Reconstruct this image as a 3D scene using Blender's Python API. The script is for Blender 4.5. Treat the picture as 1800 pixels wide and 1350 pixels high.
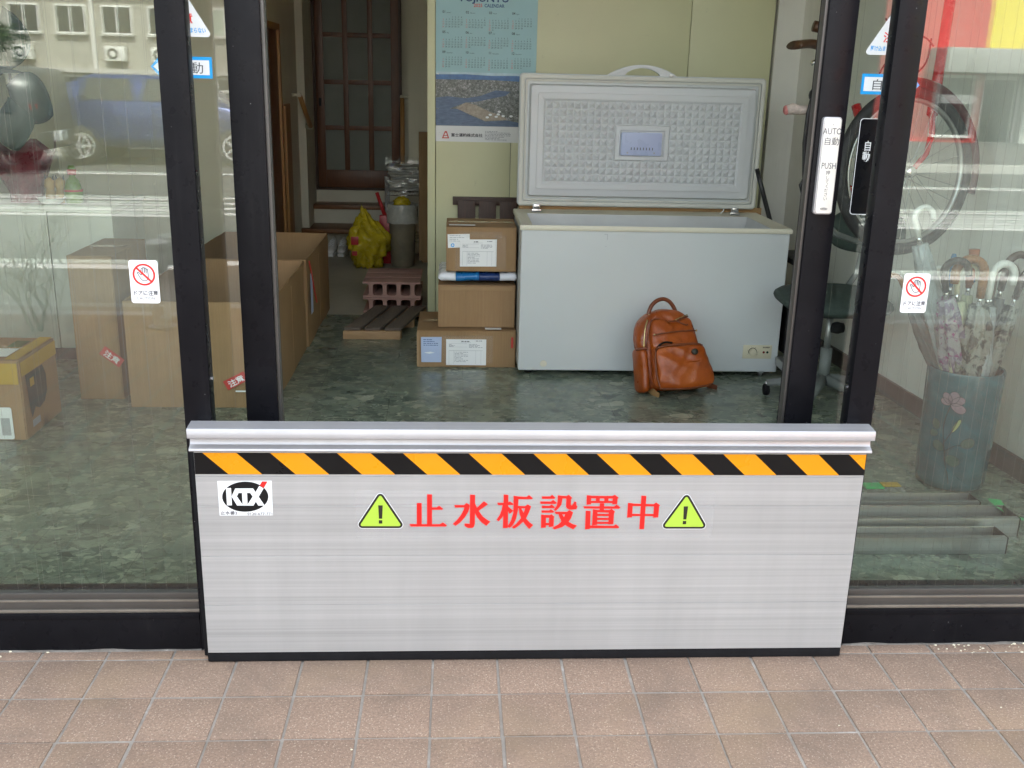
import bpy, bmesh, math, random
from mathutils import Vector, Matrix, noise
R = math.radians
random.seed(7)
sc = bpy.context.scene
for o in list(bpy.data.objects):
    bpy.data.objects.remove(o)
COL = sc.collection

# ------------------------------------------------------------------ camera
cam = bpy.data.cameras.new('camera')
camo = bpy.data.objects.new('camera', cam)
COL.objects.link(camo)
_yaw, _pit, _roll = 0.06015, 0.29539, 0.02442
_f = Vector((math.sin(_yaw)*math.cos(_pit), math.cos(_yaw)*math.cos(_pit), -math.sin(_pit)))
_r = Vector((math.cos(_yaw), -math.sin(_yaw), 0))
_u = _r.cross(_f)
_r2 = _r*math.cos(_roll) + _u*math.sin(_roll)
_u2 = -_r*math.sin(_roll) + _u*math.cos(_roll)
m = Matrix.Identity(4)
for i in range(3):
    m[i][0], m[i][1], m[i][2] = _r2[i], _u2[i], -_f[i]
m[0][3], m[1][3], m[2][3] = -0.111, -2.027, 1.3695
camo.matrix_world = m
cam.sensor_fit = 'HORIZONTAL'
cam.sensor_width = 36.0
cam.lens = 36.0*1772.0/1800.0
cam.clip_start = 0.05
cam.clip_end = 500
sc.camera = camo

# ------------------------------------------------------------------ world, sun, exposure
SUN_EL, SUN_AZ = 56.0, 12.0          # sun stands behind the shop, which shades the pavement
w = bpy.data.worlds.new('World')
sc.world = w
w.use_nodes = True
nt = w.node_tree
bg = nt.nodes['Background']
sky = nt.nodes.new('ShaderNodeTexSky')
sky.sky_type = 'NISHITA'
sky.sun_disc = False
sky.sun_elevation = R(SUN_EL)
sky.sun_rotation = R(SUN_AZ)
sky.air_density = 1.0
sky.dust_density = 3.0
sky.ozone_density = 1.0
hz = nt.nodes.new('ShaderNodeHueSaturation')      # thin high cloud: a paler, less blue sky
hz.inputs['Saturation'].default_value = 0.35
nt.links.new(sky.outputs[0], hz.inputs['Color'])
nt.links.new(hz.outputs[0], bg.inputs[0])
bg.inputs[1].default_value = 0.15
sl = bpy.data.lights.new('sun', 'SUN')
sl.energy = 2.4
sl.angle = R(2.0)
sl.color = (1.0, 0.96, 0.9)
so = bpy.data.objects.new('sun', sl)
COL.objects.link(so)
_sd = Vector((math.sin(R(SUN_AZ))*math.cos(R(SUN_EL)), math.cos(R(SUN_AZ))*math.cos(R(SUN_EL)), math.sin(R(SUN_EL))))
so.rotation_euler = (-_sd).to_track_quat('-Z', 'Y').to_euler()
sc.view_settings.view_transform = 'Standard'
sc.view_settings.look = 'None'
sc.view_settings.gamma = 1.0
sc.view_settings.use_curve_mapping = False
sc.view_settings.exposure = 2.85
sc.render.engine = 'CYCLES'
sc.cycles.use_denoising = True
try:
    sc.cycles.denoiser = 'OPENIMAGEDENOISE'
except Exception:
    pass
sc.cycles.max_bounces = 14
sc.cycles.diffuse_bounces = 7
sc.cycles.glossy_bounces = 5
sc.cycles.transmission_bounces = 8
sc.cycles.transparent_max_bounces = 24
sc.cycles.sample_clamp_indirect = 6.0
sc.cycles.caustics_reflective = False
sc.cycles.caustics_refractive = False

# ------------------------------------------------------------------ materials
MATS = {}
class N:
    """small node helper around one material"""
    def __init__(s, name):
        s.m = bpy.data.materials.new(name)
        s.m.use_nodes = True
        s.t = s.m.node_tree
        s.p = s.t.nodes['Principled BSDF']
        s.out = s.t.nodes['Material Output']
        MATS[name] = s.m
    def n(s, typ, **kw):
        nd = s.t.nodes.new('ShaderNode'+typ)
        for k, v in kw.items():
            if isinstance(v, bpy.types.NodeSocket):
                s.t.links.new(v, nd.inputs[k])
            elif k in nd.inputs.keys():
                nd.inputs[k].default_value = v
            else:
                setattr(nd, k, v)
        return nd
    def link(s, a, b): s.t.links.new(a, b)
    def set(s, **kw):
        for k, v in kw.items():
            k = k.replace('_', ' ')
            if isinstance(v, bpy.types.NodeSocket): s.link(v, s.p.inputs[k])
            else: s.p.inputs[k].default_value = v
        return s
    def coord(s, scale=(1,1,1), rot=(0,0,0), kind='Object'):
        tc = s.n('TexCoord')
        mp = s.n('Mapping')
        mp.inputs['Scale'].default_value = scale
        mp.inputs['Rotation'].default_value = rot
        s.link(tc.outputs[kind], mp.inputs['Vector'])
        return mp.outputs[0]
    def noise(s, vec, scale, detail=4, rough=.55, dist=0):
        nd = s.n('TexNoise')
        nd.inputs['Scale'].default_value = scale
        nd.inputs['Detail'].default_value = detail
        nd.inputs['Roughness'].default_value = rough
        nd.inputs['Distortion'].default_value = dist
        s.link(vec, nd.inputs['Vector'])
        return nd.outputs[0]
    def voro(s, vec, scale, feature='F1', rnd=1.0):
        nd = s.n('TexVoronoi', feature=feature)
        nd.inputs['Scale'].default_value = scale
        nd.inputs['Randomness'].default_value = rnd
        s.link(vec, nd.inputs['Vector'])
        return nd
    def ramp(s, fac, stops, interp='LINEAR'):
        nd = s.n('ValToRGB')
        cr = nd.color_ramp
        cr.interpolation = interp
        while len(cr.elements) < len(stops): cr.elements.new(0.5)
        for e, (p, c) in zip(cr.elements, stops):
            e.position = p
            if not isinstance(c, (tuple, list)): c = (c, c, c)
            e.color = (*c[:3], 1)
        s.link(fac, nd.inputs[0])
        return nd.outputs[0]
    def mix(s, fac, a, b, mode='MIX'):
        nd = s.n('MixRGB', blend_type=mode)
        for i, v in ((0, fac), (1, a), (2, b)):
            if isinstance(v, bpy.types.NodeSocket): s.link(v, nd.inputs[i])
            elif i == 0: nd.inputs[0].default_value = v
            else: nd.inputs[i].default_value = (*v[:3], 1)
        return nd.outputs[0]
    def math(s, op, a, b=0.0, c=0.0):
        nd = s.n('Math', operation=op)
        for i, v in enumerate((a, b, c)):
            if isinstance(v, bpy.types.NodeSocket): s.link(v, nd.inputs[i])
            else: nd.inputs[i].default_value = v
        return nd.outputs[0]
    def bump(s, h, strength=.3, dist=.002):
        nd = s.n('Bump')
        nd.inputs['Strength'].default_value = strength
        nd.inputs['Distance'].default_value = dist
        s.link(h, nd.inputs['Height'])
        s.link(nd.outputs[0], s.p.inputs['Normal'])
        return s

def C3(c): return (c[0], c[1], c[2], 1)
def hx(h):
    h = h.lstrip('#')
    return tuple(((int(h[i:i+2], 16)/255+.055)/1.055)**2.4 if int(h[i:i+2], 16) > 10 else int(h[i:i+2], 16)/255/12.92 for i in (0, 2, 4))

def simple(name, col, rough=.5, metal=0.0, var=.12, vscale=6.0, bump=0.0, bscale=60, spec=.5, sheen=0, coat=0, alpha=None, trans=0):
    """a plain surface with mottled tone and, if asked, fine relief"""
    k = N(name)
    v = k.coord()
    n1 = k.noise(v, vscale, 5, .6)
    f = k.ramp(n1, [(.25, 1-var), (.75, 1+var)])
    c = k.mix(1.0, col, f, 'MULTIPLY')
    k.link(c, k.p.inputs['Base Color'])
    n2 = k.noise(v, vscale*2.7, 4)
    k.link(k.ramp(n2, [(.3, max(0, rough-.07)), (.7, min(1, rough+.08))]), k.p.inputs['Roughness'])
    k.p.inputs['Metallic'].default_value = metal
    k.p.inputs['Specular IOR Level'].default_value = spec
    if coat: k.p.inputs['Coat Weight'].default_value = coat
    if trans: k.p.inputs['Transmission Weight'].default_value = trans
    if alpha is not None: k.p.inputs['Alpha'].default_value = alpha
    if bump:
        k.bump(k.noise(v, bscale, 5), bump, .002)
    return k.m

def mats():
    S = simple
    # --- paving tile: brown fired clay with pale grit
    k = N('paving_tile')
    oi = k.n('ObjectInfo')
    tc = k.n('TexCoord')
    geo = k.n('NewGeometry')
    v = geo.outputs['Position']
    big = k.noise(v, 1.6, 4, .6)
    base = k.mix(k.ramp(big, [(.3, 0), (.7, 1)]), (.245, .168, .118), (.285, .200, .142))
    base = k.mix(k.math('MULTIPLY', oi.outputs['Random'], .45), base, (.305, .215, .152))
    fine = k.noise(v, 170, 3, .7)
    base = k.mix(1.0, base, k.ramp(fine, [(.3, .72), (.7, 1.25)]), 'MULTIPLY')
    vo = k.voro(v, 230)
    sp = k.ramp(vo.outputs['Distance'], [(.0, 1), (.33, 1), (.42, 0)])
    pick = k.ramp(k.noise(v, 190, 2), [(.53, 0), (.59, 1)])
    grit = k.mix(1.0, sp, pick, 'MULTIPLY')
    base = k.mix(k.math('MULTIPLY', grit, .75), base, (.50, .40, .30))
    vo2 = k.voro(v, 330)
    dk = k.mix(1.0, k.ramp(vo2.outputs['Distance'], [(.0, 1), (.2, 1), (.3, 0)]), k.ramp(k.noise(v, 120, 2), [(.58, 0), (.63, 1)]), 'MULTIPLY')
    base = k.mix(dk, base, (.07, .045, .035))
    dirt = k.ramp(k.noise(v, 4.2, 6, .65, .6), [(.46, 0), (.70, .48)])
    base = k.mix(dirt, base, (.13, .10, .075))
    och = k.ramp(k.noise(v, 2.6, 4, .6), [(.52, 0), (.7, .35)])
    base = k.mix(och, base, (.30, .215, .125))
    lime = k.ramp(k.noise(v, 7.5, 7, .75, 1.2), [(.66, 0), (.76, .5)])
    base = k.mix(lime, base, (.45, .40, .35))
    k.link(base, k.p.inputs['Base Color'])
    k.link(k.ramp(fine, [(.3, .68), (.7, .88)]), k.p.inputs['Roughness'])
    k.bump(k.math('ADD', fine, k.math('MULTIPLY', grit, .5)), .35, .0015)
    # --- grout / concrete
    k = N('grout')
    v = k.n('NewGeometry').outputs['Position']
    c = k.ramp(k.noise(v, 14, 6, .7), [(.25, (.20, .18, .15)), (.6, (.34, .31, .265)), (.78, (.55, .53, .49))])
    k.set(Base_Color=c, Roughness=.9)
    k.bump(k.noise(v, 180, 4), .4, .002)
    k = N('caulk'); v = k.n('NewGeometry').outputs['Position']
    k.set(Base_Color=k.ramp(k.noise(v, 22, 6, .7), [(.3, (.09, .08, .065)), (.62, (.2, .185, .16)), (.75, (.42, .40, .37))]), Roughness=.9)
    # --- far pavement as one sheet
    k = N('pavement_sheet')
    v = k.coord((1, 1, 1), kind='Object')
    br = k.n('TexBrick')
    br.offset = 0.0
    br.inputs['Scale'].default_value = 1.0
    br.inputs['Brick Width'].default_value = .158
    br.inputs['Row Height'].default_value = .158
    br.inputs['Mortar Size'].default_value = .006
    br.inputs['Color1'].default_value = (.24, .15, .11, 1)
    br.inputs['Color2'].default_value = (.28, .175, .135, 1)
    br.inputs['Mortar'].default_value = (.2, .19, .16, 1)
    k.link(v, br.inputs['Vector'])
    k.set(Base_Color=k.mix(1.0, br.outputs[0], k.ramp(k.noise(v, 9, 6), [(.3, .8), (.7, 1.15)]), 'MULTIPLY'), Roughness=.85)
    # --- green marble-chip vinyl floor
    k = N('shop_floor')
    v = k.n('NewGeometry').outputs['Position']
    mp = k.n('Mapping'); k.link(v, mp.inputs[0]); mp.inputs['Scale'].default_value = (1.0, 1.35, 1)
    wob = k.noise(mp.outputs[0], 9, 3)
    vadd = k.n('VectorMath', operation='ADD'); k.link(mp.outputs[0], vadd.inputs[0])
    sc_ = k.n('VectorMath', operation='SCALE'); k.link(k.n('TexNoise', Scale=11.0, Vector=mp.outputs[0]).outputs[1], sc_.inputs[0]); sc_.inputs['Scale'].default_value = .09
    k.link(sc_.outputs[0], vadd.inputs[1])
    vv = vadd.outputs[0]
    v1 = k.voro(vv, 15)
    h1 = k.n('SeparateColor'); k.link(v1.outputs['Color'], h1.inputs[0])
    chip = k.ramp(h1.outputs[0], [(0, (.05, .075, .06)), (.2, (.12, .155, .118)), (.45, (.18, .215, .16)), (.66, (.23, .265, .19)), (.82, (.40, .415, .305)), (.94, (.03, .038, .034))], 'CONSTANT')
    e1 = k.voro(vv, 15, 'DISTANCE_TO_EDGE')
    v2 = k.voro(vv, 46)
    h2 = k.n('SeparateColor'); k.link(v2.outputs['Color'], h2.inputs[0])
    small = k.ramp(h2.outputs[0], [(0, (.038, .055, .044)), (.25, (.11, .14, .105)), (.55, (.19, .22, .16)), (.85, (.37, .385, .285))], 'CONSTANT')
    usebig = k.mix(1.0, k.ramp(h1.outputs[1], [(.60, 0), (.62, 1)]), k.ramp(e1.outputs['Distance'], [(.04, 0), (.07, 1)]), 'MULTIPLY')
    c = k.mix(usebig, small, chip)
    v4 = k.voro(vv, 95)
    h4 = k.n('SeparateColor'); k.link(v4.outputs['Color'], h4.inputs[0])
    c = k.mix(k.math('MULTIPLY', k.math('SUBTRACT', 1.0, usebig), .3), c, k.ramp(h4.outputs[0], [(0, (.07, .10, .08)), (.5, (.16, .19, .14)), (1, (.26, .275, .2))]))
    vein = k.ramp(k.noise(vv, 30, 6, .75, 2.0), [(.28, .72), (.72, 1.55)])
    c = k.mix(1.0, c, vein, 'MULTIPLY')
    c = k.mix(.34, c, (.185, .215, .165))
    grime = k.ramp(k.noise(v, 2.3, 5, .6), [(.45, 0), (.75, .28)])
    c = k.mix(grime, c, (.15, .155, .12))
    # 0.3 m tile joints, barely visible
    sx = k.n('SeparateXYZ'); k.link(v, sx.inputs[0])
    def jl(s_):
        a = k.math('FRACT', k.math('DIVIDE', k.math('ADD', s_, 30.07), .303))
        return k.math('LESS_THAN', a, .006)
    j = k.math('MAXIMUM', jl(sx.outputs[0]), jl(sx.outputs[1]))
    c = k.mix(k.math('MULTIPLY', j, .55), c, (.03, .035, .03))
    k.link(c, k.p.inputs['Base Color'])
    k.link(k.ramp(k.noise(v, 6, 5), [(.3, .18), (.7, .34)]), k.p.inputs['Roughness'])
    k.p.inputs['Specular IOR Level'].default_value = .5
    k.bump(k.noise(v, 25, 3), .06, .002)
    # --- aluminium boards with drawn streaks
    def alu(name, lo, hi, rough, metal, axis=0):
        k = N(name)
        scl = [150, 150, 150]; scl[axis] = .3
        v = k.coord(tuple(scl))
        n1 = k.noise(v, 1.0, 7, .82)
        v2 = k.coord(tuple([18 if i != axis else .12 for i in range(3)]))
        n2 = k.noise(v2, 1.0, 3, .5)
        t = k.math('ADD', k.math('MULTIPLY', n1, .72), k.math('MULTIPLY', n2, .28))
        wm = k.ramp(k.noise(k.coord((7, 7, .8) if axis == 0 else (1, 1, 1)), 1.0, 6, .65, .4), [(.35, .95), (.65, 1.04)])
        col = k.ramp(t, [(.36, lo), (.5, tuple((a+b)/2 for a, b in zip(lo, hi))), (.64, hi)])
        k.set(Base_Color=k.mix(1.0, col, wm, 'MULTIPLY'), Metallic=metal)
        k.link(k.ramp(n1, [(.3, rough-.06), (.7, rough+.1)]), k.p.inputs['Roughness'])
        k.bump(n1, .05, .001)
        return k.m
    alu('aluminium', (.352, .356, .346), (.488, .492, .478), .42, .30)
    alu('bright_aluminium', (.38, .385, .39), (.48, .48, .485), .34, .5)
    alu('bar_aluminium', (.30, .31, .30), (.5, .5, .49), .3, .8)
    S('chrome', (.72, .72, .72), .18, 1.0, .05)
    S('steel_dull', (.42, .42, .41), .4, .9, .12)
    S('black_rubber', (.010, .010, .011), .8, 0, .2, 20, .3, 120, spec=.15)
    # black anodised frame with scuffs and chalky marks
    k = N('black_frame')
    v = k.n('NewGeometry').outputs['Position']
    n1 = k.noise(v, 5, 6, .7)
    c = k.ramp(n1, [(.3, (.005, .0052, .0065)), (.7, (.010, .010, .012))])
    spk = k.voro(v, 55)
    mk = k.mix(1.0, k.ramp(spk.outputs['Distance'], [(.03, 1), (.06, 0)]), k.ramp(k.noise(v, 17, 2), [(.6, 0), (.64, 1)]), 'MULTIPLY')
    c = k.mix(mk, c, (.35, .35, .34))
    mpd = k.n('Mapping'); k.link(v, mpd.inputs[0]); mpd.inputs['Scale'].default_value = (30, 30, 1.2)
    c = k.mix(k.ramp(k.noise(mpd.outputs[0], 1, 6, .75), [(.55, 0), (.78, .22)]), c, (.045, .044, .042))
    k.set(Base_Color=c, Specular_IOR_Level=.12)
    k.link(k.ramp(k.noise(v, 30, 5), [(.3, .24), (.7, .38)]), k.p.inputs['Roughness'])
    S('bead_metal', (.22, .20, .165), .38, .5, .2, 14)
    S('frame_edge', (.085, .08, .072), .4, .4)
    # wired float glass (thin): clear film + mirror by angle
    def glass(name, tint, r0, dirt=False):
        k = N(name)
        k.t.nodes.remove(k.p)
        lw = k.n('LayerWeight'); lw.inputs['Blend'].default_value = .5
        p5 = k.math('POWER', lw.outputs['Facing'], 5.0)
        fr = k.math('MULTIPLY_ADD', p5, 1-r0, r0)
        tr = k.n('BsdfTransparent'); tr.inputs[0].default_value = (*tint, 1)
        gl = k.n('BsdfAnisotropic'); gl.inputs['Color'].default_value = (1, 1, 1, 1); gl.inputs['Roughness'].default_value = 0.0
        mx = k.n('MixShader')
        k.link(fr, mx.inputs[0]); k.link(tr.outputs[0], mx.inputs[1]); k.link(gl.outputs[0], mx.inputs[2])
        if dirt:
            gp = k.n('NewGeometry').outputs['Position']
            mp = k.n('Mapping'); k.link(gp, mp.inputs[0]); mp.inputs['Scale'].default_value = (5, 5, .9)
            sm = k.ramp(k.noise(mp.outputs[0], 1.0, 7, .7, .5), [(.4, .0), (.62, .010), (.8, .034)])  # dirt smears; their pale streaks also stand in for the veil of reflections
            df = k.n('BsdfDiffuse'); df.inputs[0].default_value = (.55, .54, .50, 1)
            m2 = k.n('MixShader'); k.link(sm, m2.inputs[0]); k.link(mx.outputs[0], m2.inputs[1]); k.link(df.outputs[0], m2.inputs[2])
            k.link(m2.outputs[0], k.out.inputs[0])
        else: k.link(mx.outputs[0], k.out.inputs[0])
        return k.m
    glass("glass", (.962, .990, .968), .040, True)
    glass('car_glass', (.25, .28, .28), .06)
    glass('clear_film', (.93, .94, .94), .05)
    S('frosted_pane', (.16, .17, .14), .55, 0, .06)
    S('wire', (.2, .19, .16), .5, .2)
    # tapes, stickers, print
    S('tape_black', (.008, .0078, .0078), .34, 0, .1, spec=.18)
    S('tape_yellow', (.74, .285, .002), .3, 0, .05, 3)
    S('print_red', (.76, .014, .011), .4, 0, .03)
    S('print_lime', (.40, .60, .06), .4, 0, .03)
    S('print_olive', (.03, .027, .019), .5, 0, .05, spec=.2)
    S('print_black', (.008, .008, .008), .5, spec=.2)
    S('print_ink', (.06, .065, .075), .6)
    S('print_grey', (.30, .31, .33), .6)
    S('print_blue', (.012, .36, .80), .4, 0, .03)
    S('print_navy', (.025, .07, .22), .5, 0, .03)
    S('print_coral', (.62, .12, .10), .5, 0, .03)
    S('sticker_white', (.80, .83, .83), .35, 0, .02)
    S('paper', (.80, .81, .80), .7, 0, .03)
    S('paper_blue', (.42, .50, .68), .5, 0, .08)
    S('calendar_blue', (.34, .56, .60), .45, 0, .04)
    k = N('film'); k.set(Base_Color=(.8, .8, .8, 1), Roughness=.3, Alpha=.035)
    S('plate_white', (.78, .77, .70), .4, 0, .06, 20)
    # calendar photograph
    k = N('photo_land'); v = k.coord()
    c = k.ramp(k.noise(v, 75, 8, .85), [(.3, (.03, .04, .03)), (.43, (.085, .10, .085)), (.54, (.20, .21, .20)), (.62, (.48, .48, .47))])
    k.set(Base_Color=c, Roughness=.4)
    k = N('photo_water'); v = k.coord((1, 1, 4))
    k.set(Base_Color=k.ramp(k.noise(v, 30, 5), [(.3, (.06, .10, .18)), (.7, (.11, .17, .27))]), Roughness=.4)
    S('photo_hill', (.06, .16, .36), .4, 0, .3, 30)
    S('photo_haze', (.45, .62, .70), .4, 0, .15, 25)
    S('photo_sand', (.35, .30, .23), .4, 0, .4, 70)
    # room
    k = N('partition_panel')
    v = k.n('NewGeometry').outputs['Position']
    c = k.ramp(k.noise(v, 1.7, 5), [(.3, (.60, .60, .38)), (.7, (.66, .655, .42))])
    st = k.ramp(k.noise(v, 13, 6, .7, .6), [(.64, 0), (.76, .35)])
    c = k.mix(st, c, (.33, .33, .22))
    k.set(Base_Color=c, Roughness=.38, Specular_IOR_Level=.4)
    def plaster(name, a, b):
        k = N(name)
        v = k.n('NewGeometry').outputs['Position']
        c = k.ramp(k.noise(v, 2.1, 6, .6), [(.3, a), (.7, b)])
        mpp = k.n('Mapping'); k.link(v, mpp.inputs[0]); mpp.inputs['Scale'].default_value = (9, 9, .8)
        sm = k.ramp(k.noise(mpp.outputs[0], 1, 6, .7), [(.55, 0), (.75, .3)])
        c = k.mix(sm, c, tuple(.7*x for x in a))
        k.set(Base_Color=c, Roughness=.75)
        k.bump(k.noise(v, 140, 4), .15, .002)
    plaster('white_wall', (.68, .67, .61), (.77, .76, .70))
    plaster('cream_wall', (.60, .57, .45), (.68, .65, .52))
    plaster('ceiling', (.68, .67, .62), (.75, .74, .69))
    plaster('facade', (.42, .40, .37), (.5, .48, .45))
    plaster('apartment_wall', (.30, .285, .245), (.39, .37, .32))
    plaster('concrete_floor', (.38, .36, .28), (.46, .44, .35))
    S('baseboard', (.055, .042, .035), .5, 0, .2)
    def wood(name, a, b, sc=(1, 1, 1), rough=.45, bumpy=.15, g=14):
        k = N(name)
        v = k.coord(sc)
        n1 = k.noise(v, g, 6, .65, .8)
        k.set(Base_Color=k.ramp(n1, [(.28, a), (.72, b)]))
        k.link(k.ramp(n1, [(.3, rough-.05), (.7, rough+.15)]), k.p.inputs['Roughness'])
        k.bump(n1, bumpy, .002)
    wood('door_wood', (.085, .026, .006), (.15, .05, .012), (6, 6, .6), .38)
    wood('trim_wood', (.26, .12, .03), (.38, .19, .055), (6, 6, .5), .45)
    wood('step_wood', (.13, .05, .015), (.22, .09, .028), (.6, 6, 6), .35)
    wood('rail_wood', (.34, .17, .05), (.46, .25, .08), (6, 6, .6), .35)
    wood('dark_slat', (.035, .018, .011), (.085, .043, .027), (12, 12, .7), .5)
    wood('grey_pallet', (.085, .066, .05), (.17, .135, .105), (12, 1.0, 12), .75, .4)
    wood('raw_wood', (.36, .22, .11), (.52, .34, .18), (1, 12, 12), .7, .2)
    wood('umbrella_wood', (.20, .08, .02), (.32, .14, .04), (3, 3, 3), .25, .05)
    k = N('cardboard')
    oi = k.n('ObjectInfo')
    v = k.coord((1, 1, 1))
    c = k.ramp(k.noise(v, 3.2, 6, .6), [(.3, (.24, .148, .066)), (.7, (.315, .20, .095))])
    c = k.mix(k.math('MULTIPLY', oi.outputs['Random'], .35), c, (.38, .235, .135))
    v3 = k.coord((220, 220, 3))
    fl = k.noise(v3, 1, 2)
    c = k.mix(1.0, c, k.ramp(fl, [(.3, .93), (.7, 1.06)]), 'MULTIPLY')
    scf = k.ramp(k.noise(v, 21, 7, .75), [(.62, 0), (.74, .28)])
    c = k.mix(scf, c, (.17, .10, .05))
    k.set(Base_Color=c, Roughness=.78, Specular_IOR_Level=.3)
    k.bump(k.math('ADD', fl, k.math('MULTIPLY', k.noise(v, 7, 3), 6)), .12, .002)
    S('cardboard_print', (.30, .175, .07), .7, 0, .1)
    S('cardboard_yellow', (.46, .29, .03), .65, 0, .1)
    S('cardboard_teal', (.012, .035, .036), .5, 0, .1)
    S('packing_tape', (.36, .235, .125), .18, 0, .08, 12, .2, 30)
    S('red_tape', (.50, .045, .035), .45, 0, .1)
    S('pink_block', (.40, .235, .19), .75, 0, .15, 14, .3, 160)
    # freezer
    S('freezer_white', (.58, .61, .60), .36, 0, .03, 2.2, .03, 30)
    S('freezer_rim', (.66, .63, .50), .45, 0, .05, 4)
    S('lid_liner', (.60, .615, .62), .38, 0, .03, 3)
    S('lid_gasket', (.60, .60, .54), .5, 0, .05)
    S('lamp_cover', (.44, .50, .70), .3, 0, .03)
    S('freezer_liner', (.50, .51, .50), .35, 0, .06)
    S('control_cream', (.62, .58, .42), .45, 0, .04)
    S('led_red', (.18, .01, .01), .25)
    S('led_green', (.01, .05, .035), .25)
    # leather
    k = N('leather')
    v = k.coord()
    n1 = k.noise(v, 9, 5, .6, .4)
    c = k.ramp(n1, [(.25, (.19, .034, .003)), (.5, (.33, .066, .005)), (.75, (.43, .10, .009))])
    k.set(Base_Color=c, Specular_IOR_Level=.55)
    k.link(k.ramp(k.noise(v, 22, 4), [(.3, .26), (.7, .44)]), k.p.inputs['Roughness'])
    vo = k.voro(v, 240, 'SMOOTH_F1')
    k.bump(k.math('ADD', k.math('MULTIPLY', vo.outputs['Distance'], .35), k.math('MULTIPLY', k.noise(v, 26, 4, .6, .8), 1.6)), .35, .003)
    S('leather_dark', (.16, .040, .012), .4, 0, .15, 30, .2, 200)
    S('brass', (.48, .36, .17), .3, .9)
    S('badge', (.04, .04, .03), .4, .5)
    S('webbing', (.30, .17, .06), .7, 0, .1)
    # small goods
    S('plastic_yellow', (.50, .38, .02), .25, 0, .4, 9, .5, 16)
    S('plastic_red', (.42, .02, .02), .35)
    S('bag_clear', (.42, .42, .38), .25, 0, .25, 10, .6, 18)
    S('bin_grey', (.20, .17, .115), .6, 0, .3, 9)
    S('newsprint', (.35, .34, .30), .8, 0, .2, 30)
    S('shoe_white', (.66, .65, .60), .6, 0, .1)
    S('mailer_white', (.74, .76, .80), .3, 0, .05, 9, .25, 14)
    S('mailer_blue', (.015, .16, .42), .28, 0, .2, 9, .25, 14)
    S('mailer_navy', (.012, .035, .13), .28, 0, .1)
    S('chair_green', (.030, .048, .040), .75, 0, .2, 30, .25, 300)
    S('chair_grey', (.17, .18, .17), .5, 0, .1)
    S('tyre', (.025, .024, .024), .7, 0, .2, 20, .2, 80)
    S('bike_red', (.42, .015, .02), .25, 0, .06, coat=.6)
    S('mudguard_red', (.07, .009, .011), .35, 0, .1)
    S('saddle_brown', (.075, .033, .012), .45, 0, .2, 15, .2, 90)
    S('grip_cloth', (.55, .46, .40), .7, 0, .35, 60)
    S('grip_pink', (.62, .22, .20), .7)
    S('cable_black', (.012, .012, .012), .4)
    S('crook_white', (.74, .74, .70), .3)
    S('crook_cream', (.66, .62, .46), .3)
    S('crook_dark', (.030, .024, .022), .28)
    S('crook_brown', (.075, .045, .028), .3)
    S('crook_blue', (.06, .16, .28), .25)
    S('canopy_clear', (.36, .385, .385), .22, 0, .15, 14, .3, 20)
    S('canopy_blue', (.12, .30, .52), .3, 0, .25, 12, .3, 20)
    S('canopy_cream', (.50, .50, .34), .5, 0, .15, 12, .3, 20)
    S('canopy_grey', (.11, .115, .11), .5, 0, .2, 12, .3, 20)
    def floral(name, ground, spots, a):
        k = N(name); v = k.coord()
        c = k.mix(k.ramp(k.noise(v, 22, 4, .6, 1), [(.5, 0), (.56, 1)]), ground, spots)
        c = k.mix(k.ramp(k.noise(v, 31, 3, .6, 1), [(.6, 0), (.63, 1)]), c, a)
        k.set(Base_Color=c, Roughness=.4); k.bump(k.noise(v, 20, 4), .4, .006)
    floral('canopy_floral', (.34, .33, .34), (.20, .15, .22), (.26, .05, .19))
    floral('canopy_pattern', (.27, .275, .24), (.05, .055, .05), (.16, .155, .12))
    k = N('stand_glaze'); v = k.coord()
    c = k.ramp(k.noise(v, 9, 6, .65, .5), [(.25, (.008, .045, .056)), (.5, (.02, .085, .10)), (.75, (.045, .14, .16))])
    k.set(Base_Color=c, Roughness=.22, Coat_Weight=.3)
    S('paint_petal', (.27, .19, .22), .3)
    S('paint_leaf', (.045, .095, .07), .3)
    S('paint_bud', (.38, .40, .18), .3)
    S('paint_line', (.018, .022, .02), .35)
    S('parrot_orange', (.30, .085, .025), .35)
    S('parrot_red', (.45, .03, .03), .35)
    S('parrot_yellow', (.6, .42, .03), .35)
    S('parrot_blue', (.03, .06, .2), .35)
    S('green_tape', (.03, .42, .12), .35, 0, .15)
    S('leaf_green', (.018, .045, .036), .5, 0, .15, 8)
    S('foil_maroon', (.16, .018, .03), .3, 0, .3, 22, .6, 30)
    S('bottle_green', (.12, .22, .02), .3, 0, .3)
    S('figurine_ochre', (.36, .22, .05), .45, 0, .3, 25)
    S('ceramic_white', (.66, .66, .62), .3)
    S('counter_white', (.56, .56, .49), .4, 0, .05)
    # street
    k = N('asphalt'); v = k.n('NewGeometry').outputs['Position']
    c = k.ramp(k.noise(v, 1.2, 6, .7), [(.3, (.075, .074, .070)), (.7, (.11, .108, .102))])
    c = k.mix(1.0, c, k.ramp(k.noise(v, 90, 3), [(.3, .8), (.7, 1.2)]), 'MULTIPLY')
    k.set(Base_Color=c, Roughness=.88)
    S('road_paint', (.72, .71, .68), .7, 0, .15, 5)
    S('kerb', (.42, .41, .38), .85, 0, .15, 5)
    S('post_white', (.74, .73, .70), .45, 0, .08)
    S('bark', (.16, .13, .10), .85, 0, .25, 20, .5, 60)
    S('leafage', (.07, .11, .025), .6, 0, .3, 6)
    S('car_blue', (.010, .035, .16), .22, .3, .03, coat=.8)
    S('car_silver', (.10, .105, .10), .35, .2, .03)
    S('wheel_silver', (.62, .62, .61), .4, .2, .03)
    S('car_trim', (.03, .03, .032), .5)
    S('lamp_red', (.45, .03, .02), .2)
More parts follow.
